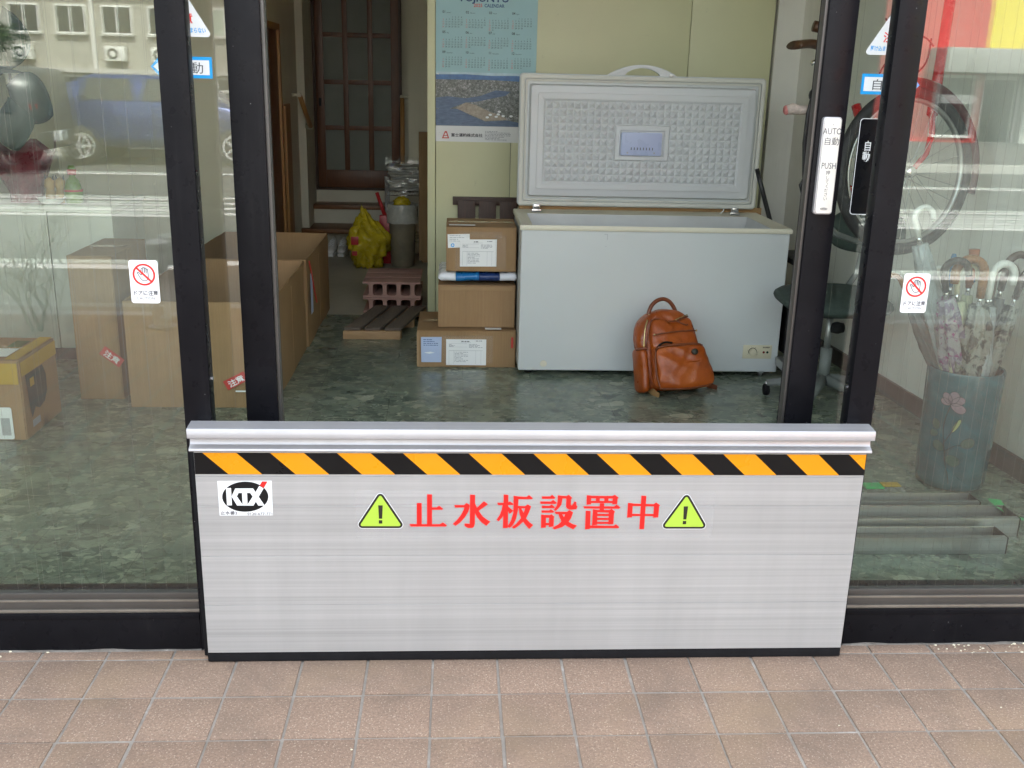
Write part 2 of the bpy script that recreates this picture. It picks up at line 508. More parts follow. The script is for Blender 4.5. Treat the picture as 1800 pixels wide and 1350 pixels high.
    S('lamp_clear', (.7, .7, .68), .15)
    S('shop_red', (.52, .045, .04), .55, 0, .06)
    S('shop_yellow', (.72, .58, .02), .5, 0, .06)
    S('shop_grey', (.30, .30, .28), .6)
    S('dark_glass', (.035, .04, .042), .08, 0, .05)
    S('curtain', (.38, .45, .36), .7, 0, .1)
    S('ac_white', (.66, .65, .60), .5)
mats()

# ------------------------------------------------------------------ mesh helpers
ORG = {}
class MB:
    def __init__(s): s.v = []; s.f = []; s.mi = []; s.ms = ['']; s.cur = 0
    def use(s, mat):
        if s.ms == ['']: s.ms = [mat]
        if mat not in s.ms: s.ms.append(mat)
        s.cur = s.ms.index(mat); return s
    def add(s, vs, fs):
        b = len(s.v); s.v += [Vector(p) for p in vs]
        for f in fs: s.f.append([b+i for i in f]); s.mi.append(s.cur)
        return s
    def box(s, x0, x1, y0, y1, z0, z1):
        return s.add([(x0,y0,z0),(x1,y0,z0),(x1,y1,z0),(x0,y1,z0),(x0,y0,z1),(x1,y0,z1),(x1,y1,z1),(x0,y1,z1)],
                     [(0,3,2,1),(4,5,6,7),(0,1,5,4),(1,2,6,5),(2,3,7,6),(3,0,4,7)])
    def ring(s, rings, close=True, caps=True):
        """rings: list of equal-length point loops"""
        n = len(rings[0]); vs = [p for r in rings for p in r]; fs = []
        for i in range(len(rings)-1):
            for j in range(n if close else n-1):
                a = i*n+j; b = i*n+(j+1) % n
                fs.append((a, b, b+n, a+n))
        if caps and close:
            fs.append(tuple(range(n))[::-1]); fs.append(tuple((len(rings)-1)*n+j for j in range(n)))
        return s.add(vs, fs)
    def tube(s, pts, r, n=8, caps=True):
        pts = [Vector(p) for p in pts]
        rr = r if isinstance(r, (list, tuple)) else [r]*len(pts)
        rings = []; prev = None
        for i, p in enumerate(pts):
            d = (pts[min(i+1, len(pts)-1)]-pts[max(i-1, 0)])
            if d.length < 1e-9: d = Vector((0,0,1))
            d.normalize()
            if prev is None:
                a = Vector((0,0,1)) if abs(d.z) < .9 else Vector((1,0,0))
                u = d.cross(a).normalized()
            else:
                u = prev-d*prev.dot(d)
                u = u.normalized() if u.length > 1e-6 else d.orthogonal().normalized()
            prev = u; w_ = d.cross(u)
            rings.append([p+(u*math.cos(2*math.pi*j/n)+w_*math.sin(2*math.pi*j/n))*rr[i] for j in range(n)])
        return s.ring(rings, True, caps)
    def cyl(s, a, b, r, r2=None, n=16): return s.tube([a, b], [r, r if r2 is None else r2], n)
    def lathe(s, prof, c=(0,0,0), n=24, axis='z', caps=True, sq=None):
        c = Vector(c); rings = []
        for r, h in prof:
            L = []
            for j in range(n):
                t = 2*math.pi*j/n
                a, b = r*math.cos(t), r*math.sin(t)
                L.append(c+(Vector((a, b, h)) if axis == 'z' else Vector((h, a, b)) if axis == 'x' else Vector((b, h, a))))
            rings.append(L)
        return s.ring(rings, True, caps)
    def prism(s, poly, y0, y1):
        """2-d outline (x,z) extruded between two y planes"""
        n = len(poly)
        area = sum(poly[i][0]*poly[(i+1) % n][1]-poly[(i+1) % n][0]*poly[i][1] for i in range(n))
        if area < 0: poly = poly[::-1]
        vs = [(x, y0, z) for x, z in poly]+[(x, y1, z) for x, z in poly]
        fs = [tuple(range(n)), tuple(range(2*n-1, n-1, -1))]
        for i in range(n):
            j = (i+1) % n; fs.append((i, i+n, j+n, j))
        return s.add(vs, fs)
    def prismx(s, poly, x0, x1):
        """outline (y,z) extruded along x"""
        n = len(poly)
        area = sum(poly[i][0]*poly[(i+1) % n][1]-poly[(i+1) % n][0]*poly[i][1] for i in range(n))
        if area < 0: poly = poly[::-1]
        vs = [(x0, y, z) for y, z in poly]+[(x1, y, z) for y, z in poly]
        fs = [tuple(range(n-1, -1, -1)), tuple(range(n, 2*n))]
        for i in range(n):
            j = (i+1) % n; fs.append((i, j, j+n, i+n))
        return s.add(vs, fs)
    def grid(s, fn, nu, nv, flip=False):
        vs = [fn(i/nu, j/nv) for j in range(nv+1) for i in range(nu+1)]
        fs = []
        for j in range(nv):
            for i in range(nu):
                a = j*(nu+1)+i; q = (a, a+1, a+nu+2, a+nu+1)
                fs.append(q[::-1] if flip else q)
        return s.add(vs, fs)
    def text(s, body, x, z, h, y, align='LEFT', wide=1.0, rot=0.0, bold=0.0, dep=.0004, vert=False):
        """lettering in the xz plane facing -y; x,z is the base line start (or centre/right)"""
        if vert:
            for i, ch in enumerate(body): s.text(ch, x, z-i*h*1.12, h, y, 'CENTER', wide, rot, bold, dep)
            return s
        V, F, w_ = glyphs(body, bold)
        k = h/.73 if not any(ord(c) > 255 for c in body) else h/.88
        off = {'LEFT': 0, 'CENTER': -w_/2, 'RIGHT': -w_}[align]
        cr, sr = math.cos(rot), math.sin(rot)
        vs = []
        for (a, b) in V:
            a = (a+off)*k*wide; b *= k
            vs.append((x+a*cr-b*sr, y, z+a*sr+b*cr))
        return s.add(vs, F)
    def xf(s, M):
        s.v = [M @ p for p in s.v]; return s
    def build(s, name, mat=None, parent=None, bevel=0.0, seg=2, smooth=False, sub=0, label=None, auto=None):
        me = bpy.data.meshes.new(name)
        o0 = ORG.get(parent.name, Vector((0,0,0))) if parent else Vector((0,0,0))
        me.from_pydata([tuple(p-o0) for p in s.v], [], s.f)
        mm = s.ms if s.ms != [''] else [mat]
        for q in mm: me.materials.append(MATS[q])
        if len(mm) > 1: me.polygons.foreach_set('material_index', s.mi)
        if bevel or sub:
            bm = bmesh.new(); bm.from_mesh(me)
            if bevel:
                es = [e for e in bm.edges if len(e.link_faces) == 2 and e.calc_face_angle(0) > R(35)]
                bmesh.ops.bevel(bm, geom=es, offset=bevel, segments=seg, profile=.6, affect='EDGES', clamp_overlap=True)
            bm.to_mesh(me); bm.free()
        if smooth: me.polygons.foreach_set('use_smooth', [True]*len(me.polygons))
        elif bevel or auto: 
            me.polygons.foreach_set('use_smooth', [True]*len(me.polygons))
            me.set_sharp_from_angle(angle=R(auto or 40))
        me.validate(); me.update()
        o = bpy.data.objects.new(name, me)
        COL.objects.link(o)
        if parent: o.parent = parent; ORG[o.name] = o0
        if sub:
            md = o.modifiers.new('sub', 'SUBSURF'); md.levels = sub; md.render_levels = sub
        if label: o['label'] = label
        return o

_GL = {}
def glyphs(body, bold=0.0):
    key = (body, bold)
    if key in _GL: return _GL[key]
    cu = bpy.data.curves.new('t', 'FONT'); cu.body = body; cu.size = 1.0; cu.resolution_u = 2; cu.offset = bold
    ob = bpy.data.objects.new('t', cu); COL.objects.link(ob)
    dg = bpy.context.evaluated_depsgraph_get()
    me = bpy.data.meshes.new_from_object(ob.evaluated_get(dg))
    V = [(p.co.x, p.co.y) for p in me.vertices]
    F = []
    for p in me.polygons:
        q = list(p.vertices)
        a = sum(V[q[i]][0]*V[q[(i+1) % len(q)]][1]-V[q[(i+1) % len(q)]][0]*V[q[i]][1] for i in range(len(q)))
        F.append(q if a > 0 else q[::-1])
    w_ = max([p[0] for p in V] or [0])
    bpy.data.meshes.remove(me); bpy.data.objects.remove(ob); bpy.data.curves.remove(cu)
    _GL[key] = (V, F, w_)
    return _GL[key]

def tag(o, label, cat, group=None, kind=None):
    o['label'] = label; o['category'] = cat
    if group: o['group'] = group
    if kind: o['kind'] = kind
    return o
def thing(name, label, cat, loc=(0,0,0), group=None):
    o = bpy.data.objects.new(name, None); COL.objects.link(o)
    o.location = loc; o.empty_display_size = .05
    ORG[o.name] = Vector(loc)
    return tag(o, label, cat, group)
def struct(o, label=None):
    o['kind'] = 'structure'
    if label: o['label'] = label
    return o
def copies(o, locs, name=None, parent=None):
    out = []
    for p in locs:
        c = o.copy(); COL.objects.link(c); c.location = p
        if parent: c.parent = parent
        out.append(c)
    return out
def arc(cx, cz, r, a0, a1, n, y=None, rz=None):
    rz = r if rz is None else rz
    P_ = [(cx+r*math.cos(a0+(a1-a0)*i/n), cz+rz*math.sin(a0+(a1-a0)*i/n)) for i in range(n+1)]
    return P_ if y is None else [(a, y, b) for a, b in P_]
def rrect(x0, x1, z0, z1, r, n=5):
    P_ = []
    for cx, cz, a in ((x1-r, z0+r, -90), (x1-r, z1-r, 0), (x0+r, z1-r, 90), (x0+r, z0+r, 180)):
        P_ += [(cx+r*math.cos(R(a+90*i/n)), cz+r*math.sin(R(a+90*i/n))) for i in range(n+1)]
    return P_
def ringpoly(mb, outer, inner, y0, y1):
    """flat ring between two equal-length loops, with thickness"""
    n = len(outer)
    vs = [(x, y0, z) for x, z in outer]+[(x, y0, z) for x, z in inner]+[(x, y1, z) for x, z in outer]+[(x, y1, z) for x, z in inner]
    fs = []
    for i in range(n):
        j = (i+1) % n
        fs += [(i, j, n+j, n+i), (2*n+j, 2*n+i, 3*n+i, 3*n+j), (j, i, 2*n+i, 2*n+j), (n+i, n+j, 3*n+j, 3*n+i)]
    mb.add(vs, fs)
    return mb
def one(fn, name, mat, parent=None, **kw):
    b = MB(); fn(b); return b.build(name, mat, parent, **kw)
def bx(name, mat, parent, x0, x1, y0, y1, z0, z1, bevel=0.0, **kw):
    return MB().box(x0, x1, y0, y1, z0, z1).build(name, mat, parent, bevel=bevel, **kw)
ZF = 0.08      # shop floor level

# ================================================================== SETTING: ground
def road_sheet():
    b = MB(); b.box(-70, 70, -60, -3.46, -.5, -.15)
    struct(b.build('road', 'asphalt'), 'grey asphalt street in front of the shop')
    b = MB(); b.box(-70, 70, -3.34, 9, -.5, -.0035)
    pv = struct(b.build('pavement', 'grout'), 'brown tiled pavement at the shop entrance')
    b = MB()
    for x0, x1, y0, y1 in ((-70, 70, -3.34, -.953), (-70, -2.06, -.952, .195), (2.06, 70, -.952, .195)):
        b.box(x0, x1, y0, y1, -.0034, -.0012)
    b.build('far_tiling', 'pavement_sheet', pv)
    # single tiles near the camera, shared mesh
    g = .158; t = .1515
    def tile_mesh(dy, nm):
        b = MB().box(-t/2, t/2, -dy/2, dy/2, -.0095, 0)
        return b.build(nm, 'paving_tile', pv, bevel=.0022, seg=2)
    full = tile_mesh(t, 'tile')
    cut = tile_mesh(.034, 'tile')
    first_f = first_c = True
    rnd = random.Random(3)
    for i in range(-13, 13):
        x = (i+.5)*g
        for j in range(-6, 2):
            y = (j+.5)*g
            if j == 1: src, y = cut, .158+.0035+.017
            else: src = full
            if src is full and first_f: o = src; first_f = False
            elif src is cut and first_c: o = src; first_c = False
            else:
                o = src.copy(); COL.objects.link(o); o.parent = pv
            o.location = (x+rnd.uniform(-.0012, .0012), y+rnd.uniform(-.001, .001), rnd.uniform(-.0012, .0006))
            o.rotation_euler = (rnd.uniform(-.004, .004), rnd.uniform(-.004, .004), rnd.uniform(-.006, .006))
    b = MB(); 
    for i in range(-12, 12): b.box(i*.6+.004, i*.6+.596, -3.462, -3.338, -.4, -.004)
    struct(b.build('kerb', 'kerb', bevel=.008), 'concrete kerb along the street')
    # painted lines
    for k_, (y0, y1) in enumerate(((-4.02, -3.87), (-5.72, -5.55), (-8.72, -8.56), (-9.16, -9.02), (-9.62, -9.48), (-10.14, -10.0), (-13.2, -13.06))):
        struct(MB().box(-60, 60, y0, y1, -.1505, -.146).build('road_line', 'road_paint'), 'white painted line on the street')
    struct(MB().box(-60, 60, -16.3, -16.1, -.15, .0).build('far_kerb', 'kerb'), 'far kerb of the street')
    struct(MB().box(-60, 60, -60, -16.3, -.149, -.02).build('far_pavement', 'asphalt'), 'pale ground across the street')
road_sheet()

# ================================================================== SETTING: shop shell
XL, XR = -2.4, 1.93
def shell():
    struct(MB().box(XL-.1, 2.05, .2435, 3.51, -.02, ZF).build('shop_floor', 'shop_floor'), 'green marbled vinyl shop floor')
    struct(MB().box(-1.6, .4, 3.512, 6.6, -.02, ZF-.003).build('corridor_floor', 'concrete_floor'), 'pale concrete floor of the back corridor')
    struct(MB().box(XL-.1, 2.1, .3, 6.7, 2.62, 2.72).build('ceiling', 'ceiling'), 'white shop ceiling')
    struct(MB().box(XL-.12, XL, .3, 4.2, 0, 2.63).build('wall_left', 'cream_wall'), 'cream left wall of the shop')
    struct(MB().box(XL, -1.27, 4.05, 4.2, 0, 2.63).build('wall_back', 'cream_wall'), 'cream back wall behind the cardboard boxes')
    # right wall runs slightly skewed
    b = MB(); n0 = (1.905, .3); n1 = (1.655, 3.6)
    b.add([(n0[0], n0[1], 0), (n1[0], n1[1], 0), (n1[0]+.2, n1[1], 0), (n0[0]+.2, n0[1], 0), (n0[0], n0[1], 2.63), (n1[0], n1[1], 2.63), (n1[0]+.2, n1[1], 2.63), (n0[0]+.2, n0[1], 2.63)],
          [(0,1,2,3), (7,6,5,4), (0,4,5,1), (1,5,6,2), (2,6,7,3), (3,7,4,0)])
    rw = struct(b.build('wall_right', 'white_wall'), 'white right wall with dark baseboard')
    b = MB()
    e = .012
    b.add([(n0[0]-e, n0[1], ZF), (n1[0]-e, n1[1], ZF), (n1[0]+.01, n1[1], ZF), (n0[0]+.01, n0[1], ZF), (n0[0]-e, n0[1], ZF+.075), (n1[0]-e, n1[1], ZF+.075), (n1[0]+.01, n1[1], ZF+.075), (n0[0]+.01, n0[1], ZF+.075)],
          [(0,1,2,3), (7,6,5,4), (0,4,5,1), (1,5,6,2), (2,6,7,3), (3,7,4,0)])
    b.build('baseboard', 'baseboard', rw)
    struct(MB().box(1.535, 1.72, 3.385, 3.55, 0, 2.63).build('wall_pier', 'white_wall'), 'white wall pier at the right end of the partition')
    # pale green partition of panels
    pt = thing('partition_wall', 'pale yellow-green panelled partition wall behind the freezer', 'partition', (-.22, 3.4, ZF))
    xs = [-.215, .178, 1.09, 1.525]
    for i in range(3):
        bx('panel', 'partition_panel', pt, xs[i]+.0015, xs[i+1]-.0015, 3.4, 3.425, ZF, 2.62, .0015)
    bx('end_post', 'partition_panel', pt, -.258, -.217, 3.404, 3.51, ZF, 2.62, .003)
    bx('core', 'baseboard', pt, -.212, 1.53, 3.4255, 3.5, ZF, 2.62)
    # corridor
    struct(MB().box(-1.45, -1.27, 4.2, 5.72, 0, 2.63).build('wall_corridor_left', 'cream_wall'), 'cream left wall of the corridor')
    struct(MB().box(-1.45, -1.215, 5.72, 6.35, 0, 2.63).build('wall_stair_left', 'cream_wall'), 'cream wall beside the steps')
    struct(MB().box(-1.3, .5, 6.24, 6.4, 0, 2.63).build('wall_far', 'cream_wall'), 'cream far wall around the lattice door')
    struct(MB().box(-.455, -.27, 5.6, 6.24, 0, 2.63).build('wall_corridor_pier', 'cream_wall'), 'cream pier right of the lattice door')
    struct(MB().box(.3, .45, 3.51, 6.3, 0, 2.63).build('wall_corridor_right', 'cream_wall'), 'right wall of the corridor')
    # unseen storeys above, added to shade the pavement
    sb = thing('shading_storeys', 'unseen grey storeys above the shopfront, added to shade the pavement', 'building', (-.2, .3, 2.62))
    bx('upper_wall', 'facade', sb, -7, 7, .3, 9, 2.73, 6.2)
    bx('side_wall', 'facade', sb, -7, -2.54, .2, 9, 0, 2.729)
    bx('side_wall', 'facade', sb, 2.12, 7, .2, 9, 0, 2.729)
    bx('header', 'black_frame', sb, -2.54, 2.12, .2, .36, 2.55, 2.729)
shell()

# ================================================================== SHOPFRONT
def text_sheet(parent, name, mat, **kw): pass
def caution(parent, x0, x1, z0, z1, y):
    st = MB().prism(rrect(x0, x1, z0, z1, .006), y-.0006, y).build('caution_sticker', 'sticker_white', parent)
    cx, W, H = (x0+x1)/2, x1-x0, z1-z0
    cz = z1-H*.335; ro, ri = W*.39, W*.325
    y1 = y-.0008
    n = 40
    b = MB()
    ringpoly(b, arc(cx, cz, ro, 0, 2*math.pi*(n-1)/n, n-1), arc(cx, cz, ri, 0, 2*math.pi*(n-1)/n, n-1), y1-.0003, y1)
    d = W*.033; c = math.cos(R(45)); L = (ri+.0005)*c
    o_ = d*c
    b.prism([(cx-L-o_, cz+L-o_), (cx-L+o_, cz+L+o_), (cx+L+o_, cz-L+o_), (cx+L-o_, cz-L-o_)], y1-.0006, y1-.0004)
    b.build('prohibition_sign', 'print_red', st)
    # hand outline
    P_ = [(-.20,.02),(-.235,.055),(-.22,.085),(-.185,.085),(-.10,-.01),(-.085,.0),(-.085,.20),(-.06,.235),(-.03,.225),(-.03,.08),(-.03,.24),(-.005,.265),(.025,.25),(.03,.07),(.035,.225),(.06,.245),(.085,.225),(.085,.05),(.092,.185),(.115,.205),(.14,.19),(.15,.0),(.15,-.10),(.10,-.19),(.02,-.22),(-.06,-.20),(-.13,-.12)]
    b = MB(); pts = [(cx+a*W, cz+q*W) for a, q in P_]; lw = W*.0115
    for i in range(len(pts)):
        a, q = Vector(pts[i]), Vector(pts[(i+1) % len(pts)])
        dd = (q-a).normalized(); nn = Vector((-dd.y, dd.x))*lw; ex = dd*lw*.6
        b.prism([tuple(a-nn-ex), tuple(a+nn-ex), tuple(q+nn+ex), tuple(q-nn+ex)], y1-.0002-.00001*i, y1)
    b.build('hand_outline', 'print_ink', st)
    b = MB()
    b.text('ドアに注意', cx, z0+H*.19, H*.115, y1-.0002, 'CENTER', W*.88/(glyphs('ドアに注意', .022)[2]*H*.115/.88), bold=.022)
    b.text('CAUTION', cx, z0+H*.085, H*.066, y1-.0002, 'CENTER', 1.0)
    b.build('lettering', 'print_ink', st)
    return st

def shopfront():
    # ---- fixed windows
    for side in (-1, 1):
        lab = 'left' if side < 0 else 'right'
        fw = thing('shop_window', 'fixed wired-glass shop window %s of the doorway, black frame' % lab, 'window', ((-1.5 if side < 0 else 1.4), .2, 0), 'fixed shop windows')
        if side < 0: m0, m1, e0, e1 = -.728, -.667, -2.54, -.728
        else: m0, m1, e0, e1 = .825, .886, .886, 2.12
        bx('mullion', 'black_frame', fw, m0, m1, .2, .243, 0, 2.55, .0025)
        bx('kick_plate', 'black_frame', fw, e0, e1, .2, .243, .0, .0845, .0015)
        bx('sill', 'black_frame', fw, e0, e1, .1975, .243, .0848, .100, .0015)
        bx('lower_bead', 'bead_metal', fw, e0, e1, .2035, .238, .1002, .1085, .002)
        bx('glazing_channel', 'frame_edge', fw, e0, e1, .2085, .236, .1087, .128, .001)
        bx('upper_bead', 'bead_metal', fw, e0, e1, .206, .236, .1282, .1335, .0015)
        bx('glazing_gasket', 'frame_edge', fw, e0, e1, .211, .231, .1337, .150, .001)
        cb = MB(); n_ = 60; rings = []
        for i in range(n_+1):
            x = e0+(e1-e0)*i/n_; a_ = .002+.005*max(0, noise.noise(Vector((x*7, side, 0)))+.1); h_ = .001+.006*max(0, noise.noise(Vector((x*11, 3, side)))+.15)
            rings.append([(x, .2-.0003, -.003), (x, .2-.0003, h_), (x, .2-.004-a_*.3, h_*.7), (x, .2-.006-a_, -.003)])
        cb.ring(rings); cb.build('caulk_line', 'caulk', fw)
        bx('transom', 'black_frame', fw, e0, e1, .2, .272, 2.16, 2.22, .003)
        pn = bx('pane', 'glass', fw, e0, e1, .218, .224, .150, 2.16)
        bx('upper_pane', 'glass', fw, e0, e1, .218, .224, 2.22, 2.55)
        wm = MB().tube([(0, 0, .15), (0, 0, 2.16)], .0002, 5)
        xs = [e1-.028-i*.0505 for i in range(26)] if side < 0 else [e0+.03+i*.0505 for i in range(22)]
        w0 = wm.build('wire', 'wire', pn)
        w0.location = Vector((xs[0], .2212, 0))-ORG[fw.name]+ORG[fw.name]
        for x in xs[1:]:
            c = w0.copy(); COL.objects.link(c); c.parent = pn; c.location = (x, .2212, 0)
        # the wire mesh was stored relative to the window's base
        if side < 0: caution(pn, -.829, -.766, .868, .965, .2175)
        else: caution(pn, .924, .986, .866, .9585, .2175)
        s = MB(); xx = m1 if side < 0 else m0
        if side < 0: s.cyl((xx, .228, .69), (xx+.003, .228, .69), .006, n=14)
        else: s.cyl((xx-.003, .228, .68), (xx, .228, .68), .006, n=14)
        s.build('screw', 'chrome', fw, auto=40)
        # white bolt heads low on the mullion edge
    # ---- sliding leaves
    for side in (-1, 1):
        lab = 'left' if side < 0 else 'right'
        dr = thing('sliding_door', ('open automatic sliding door leaf behind left window' if side < 0 else 'open automatic sliding door leaf with white push plate at right'), 'door', (-.95 if side < 0 else 1.1, .33, ZF), 'automatic sliding door leaves')
        if side < 0: s0, s1, o0, o1, edge = -.61, -.535, -1.40, -1.33, (-.5349, -.527)
        else: s0, s1, o0, o1, edge = .7135, .781, 1.5, 1.57, (.7065, .7134)
        bx('stile', 'black_frame', dr, s0, s1, .31, .35, ZF+.012, 2.16, .0025)
        bx('edge_strip', 'frame_edge', dr, edge[0], edge[1], .318, .346, ZF+.012, 2.16, .001)
        bx('edge_seal', 'black_rubber', dr, (s1+.0001 if side < 0 else edge[0]+.0005), (edge[1]-.0005 if side < 0 else s0-.0001), .346, .352, ZF+.012, 2.16)
        bx('stile', 'black_frame', dr, o0, o1, .31, .35, ZF+.012, 2.16, .0025)
        a, b_ = (o1, s0) if side < 0 else (s1, o0)
        bx('bottom_rail', 'black_frame', dr, a, b_, .312, .348, ZF+.004, .104, .002)
        bx('top_rail', 'black_frame', dr, a, b_, .312, .348, 2.08, 2.16, .002)
        pn = bx('pane', 'glass', dr, a, b_, .327, .333, .104, 2.08)
        xs = [b_-.03-i*.0505 for i in range(14)] if side < 0 else [a+.02+i*.0505 for i in range(14)]
        w0 = MB().tube([(0, 0, .104), (0, 0, 2.08)], .0002, 5).build('wire', 'wire', pn)
        w0.location = (xs[0], .330, 0)
        for x in xs[1:]:
            c = w0.copy(); COL.objects.link(c); c.parent = pn; c.location = (x, .330, 0)
        yy = .3265
        # white caution triangle
        cx = -.704 if side < 0 else .872
        tz0, tz1, hw = 1.440, 1.535, .058
        def rtri(r, inset):
            P_ = []
            cs = [(cx-hw+inset, tz0+inset*.6), (cx+hw-inset, tz0+inset*.6), (cx, tz1-inset*1.1)]
            for i, (px, pz) in enumerate(cs):
                a0 = (180+30, -90, 30)[i]
                for q in range(5):
                    a = R(a0+q*30 if i else 150+q*30)
                    P_.append((px+r*math.cos(a), pz+r*math.sin(a)))
            return P_
        tri = MB().prism(rtri(.007, .007), yy-.0006, yy).build('caution_triangle', 'sticker_white', pn)
        b = MB(); b.text('注意', cx, tz0+.026, .021, yy-.0008, 'CENTER', .95, bold=.02)
        b.build('red_lettering', 'print_red', tri)
        b = MB(); tx = '駆け込まない止まらない'
        b.text(tx, cx, tz0+.0065, .0105, yy-.0008, 'CENTER', .098/(glyphs(tx, .02)[2]*.0105/.88), bold=.02)
        b.build('blue_lettering', 'print_blue', tri)
        # blue arrow
        sg = side
        ax0 = -.646 if side < 0 else .812      # blunt end
        tip = -.779 if side < 0 else .948
        za, zb = 1.351, 1.396; zc = (za+zb)/2; nk = tip-sg*.026
        ar = MB().prism([(ax0, za), (ax0, zb), (nk, zb), (nk, zb+.006), (tip, zc), (nk, za-.006), (nk, za)], yy-.0006, yy).build('arrow_sticker', 'print_blue', pn)
        b = MB().prism([(ax0+sg*.006, za+.007), (ax0+sg*.006, zb-.007), (nk+sg*.002, zb-.007), (tip-sg*.006, zc), (nk+sg*.002, za+.007)], yy-.0010, yy-.0007)
        b.build('arrow_field', 'sticker_white', ar)
        b = MB(); b.text('自動', (ax0+tip)/2-sg*.017, zc-.0105, .0225, yy-.0012, 'CENTER', 1.2)
        b.build('lettering', 'print_ink', ar)
    return dr
dr = shopfront()

def push_plate(dr):
    y0, y1 = .292, .3098
    hs = MB().prism(rrect(.7225, .7665, 1.080, 1.3, .007), y0+.004, y1).build('push_plate_housing', 'bright_aluminium', dr, bevel=.002)
    pl = MB().prism(rrect(.7255, .7635, 1.083, 1.297, .006), y0, y0+.0039).build('push_plate', 'plate_white', dr, bevel=.001)
    b = MB(); yy = y0-.0003; cx = .7445
    b.text('AUTO', cx, 1.262, .0145, yy, 'CENTER', .78)
    b.text('自動', cx, 1.2395, .0165, yy, 'CENTER', 1.0)
    b.text('PUSH', cx, 1.185, .0145, yy, 'CENTER', .74)
    b.text('押', cx, 1.172, .0095, yy, 'CENTER', 1)
    b.text('してください', cx, 1.161, .0085, yy, 'CENTER', 1, vert=True)
    b.prism(arc(cx, 1.283, .0012, 0, 2*math.pi*.9, 9), yy-.0002, yy)
    ringpoly(b, arc(cx, 1.0935, .0085, 0, 2*math.pi*.95, 19, rz=.0028), arc(cx, 1.0935, .0074, 0, 2*math.pi*.95, 19, rz=.0018), yy-.0002, yy)
    b.prism(rrect(cx-.0052, cx+.0052, 1.0928, 1.0942, .0004), yy-.0002, yy)
    b.build('lettering', 'print_ink', pl)
    # dark sensor plate on the glass
    o = rrect(.8185, .905, 1.078, 1.298, .008)
    sp = MB().prism(o, .3220, .3268).build('sensor_plate', 'black_frame', dr)
    b = MB(); i_ = rrect(.8198, .9037, 1.0793, 1.2967, .0073)
    ringpoly(b, o, i_, .3214, .3219)
    b.build('white_outline', 'sticker_white', sp)
    b = MB(); b.text('自動', .8415, 1.227, .0215, .3216, 'CENTER', .8, bold=.012, vert=True)
    b.build('lettering', 'sticker_white', sp)
push_plate(dr)
def sill_track():
    t = thing('door_track', 'steel floor track across the doorway behind the barrier', 'track', (.1, .3, ZF))
    bx('track_plate', 'steel_dull', t, -.667, .825, .2, .2434, 0, ZF+.004, .001)
    bx('guide_rib', 'steel_dull', t, -.667, .825, .327, .333, ZF+.001, ZF+.012, .001)
sill_track()

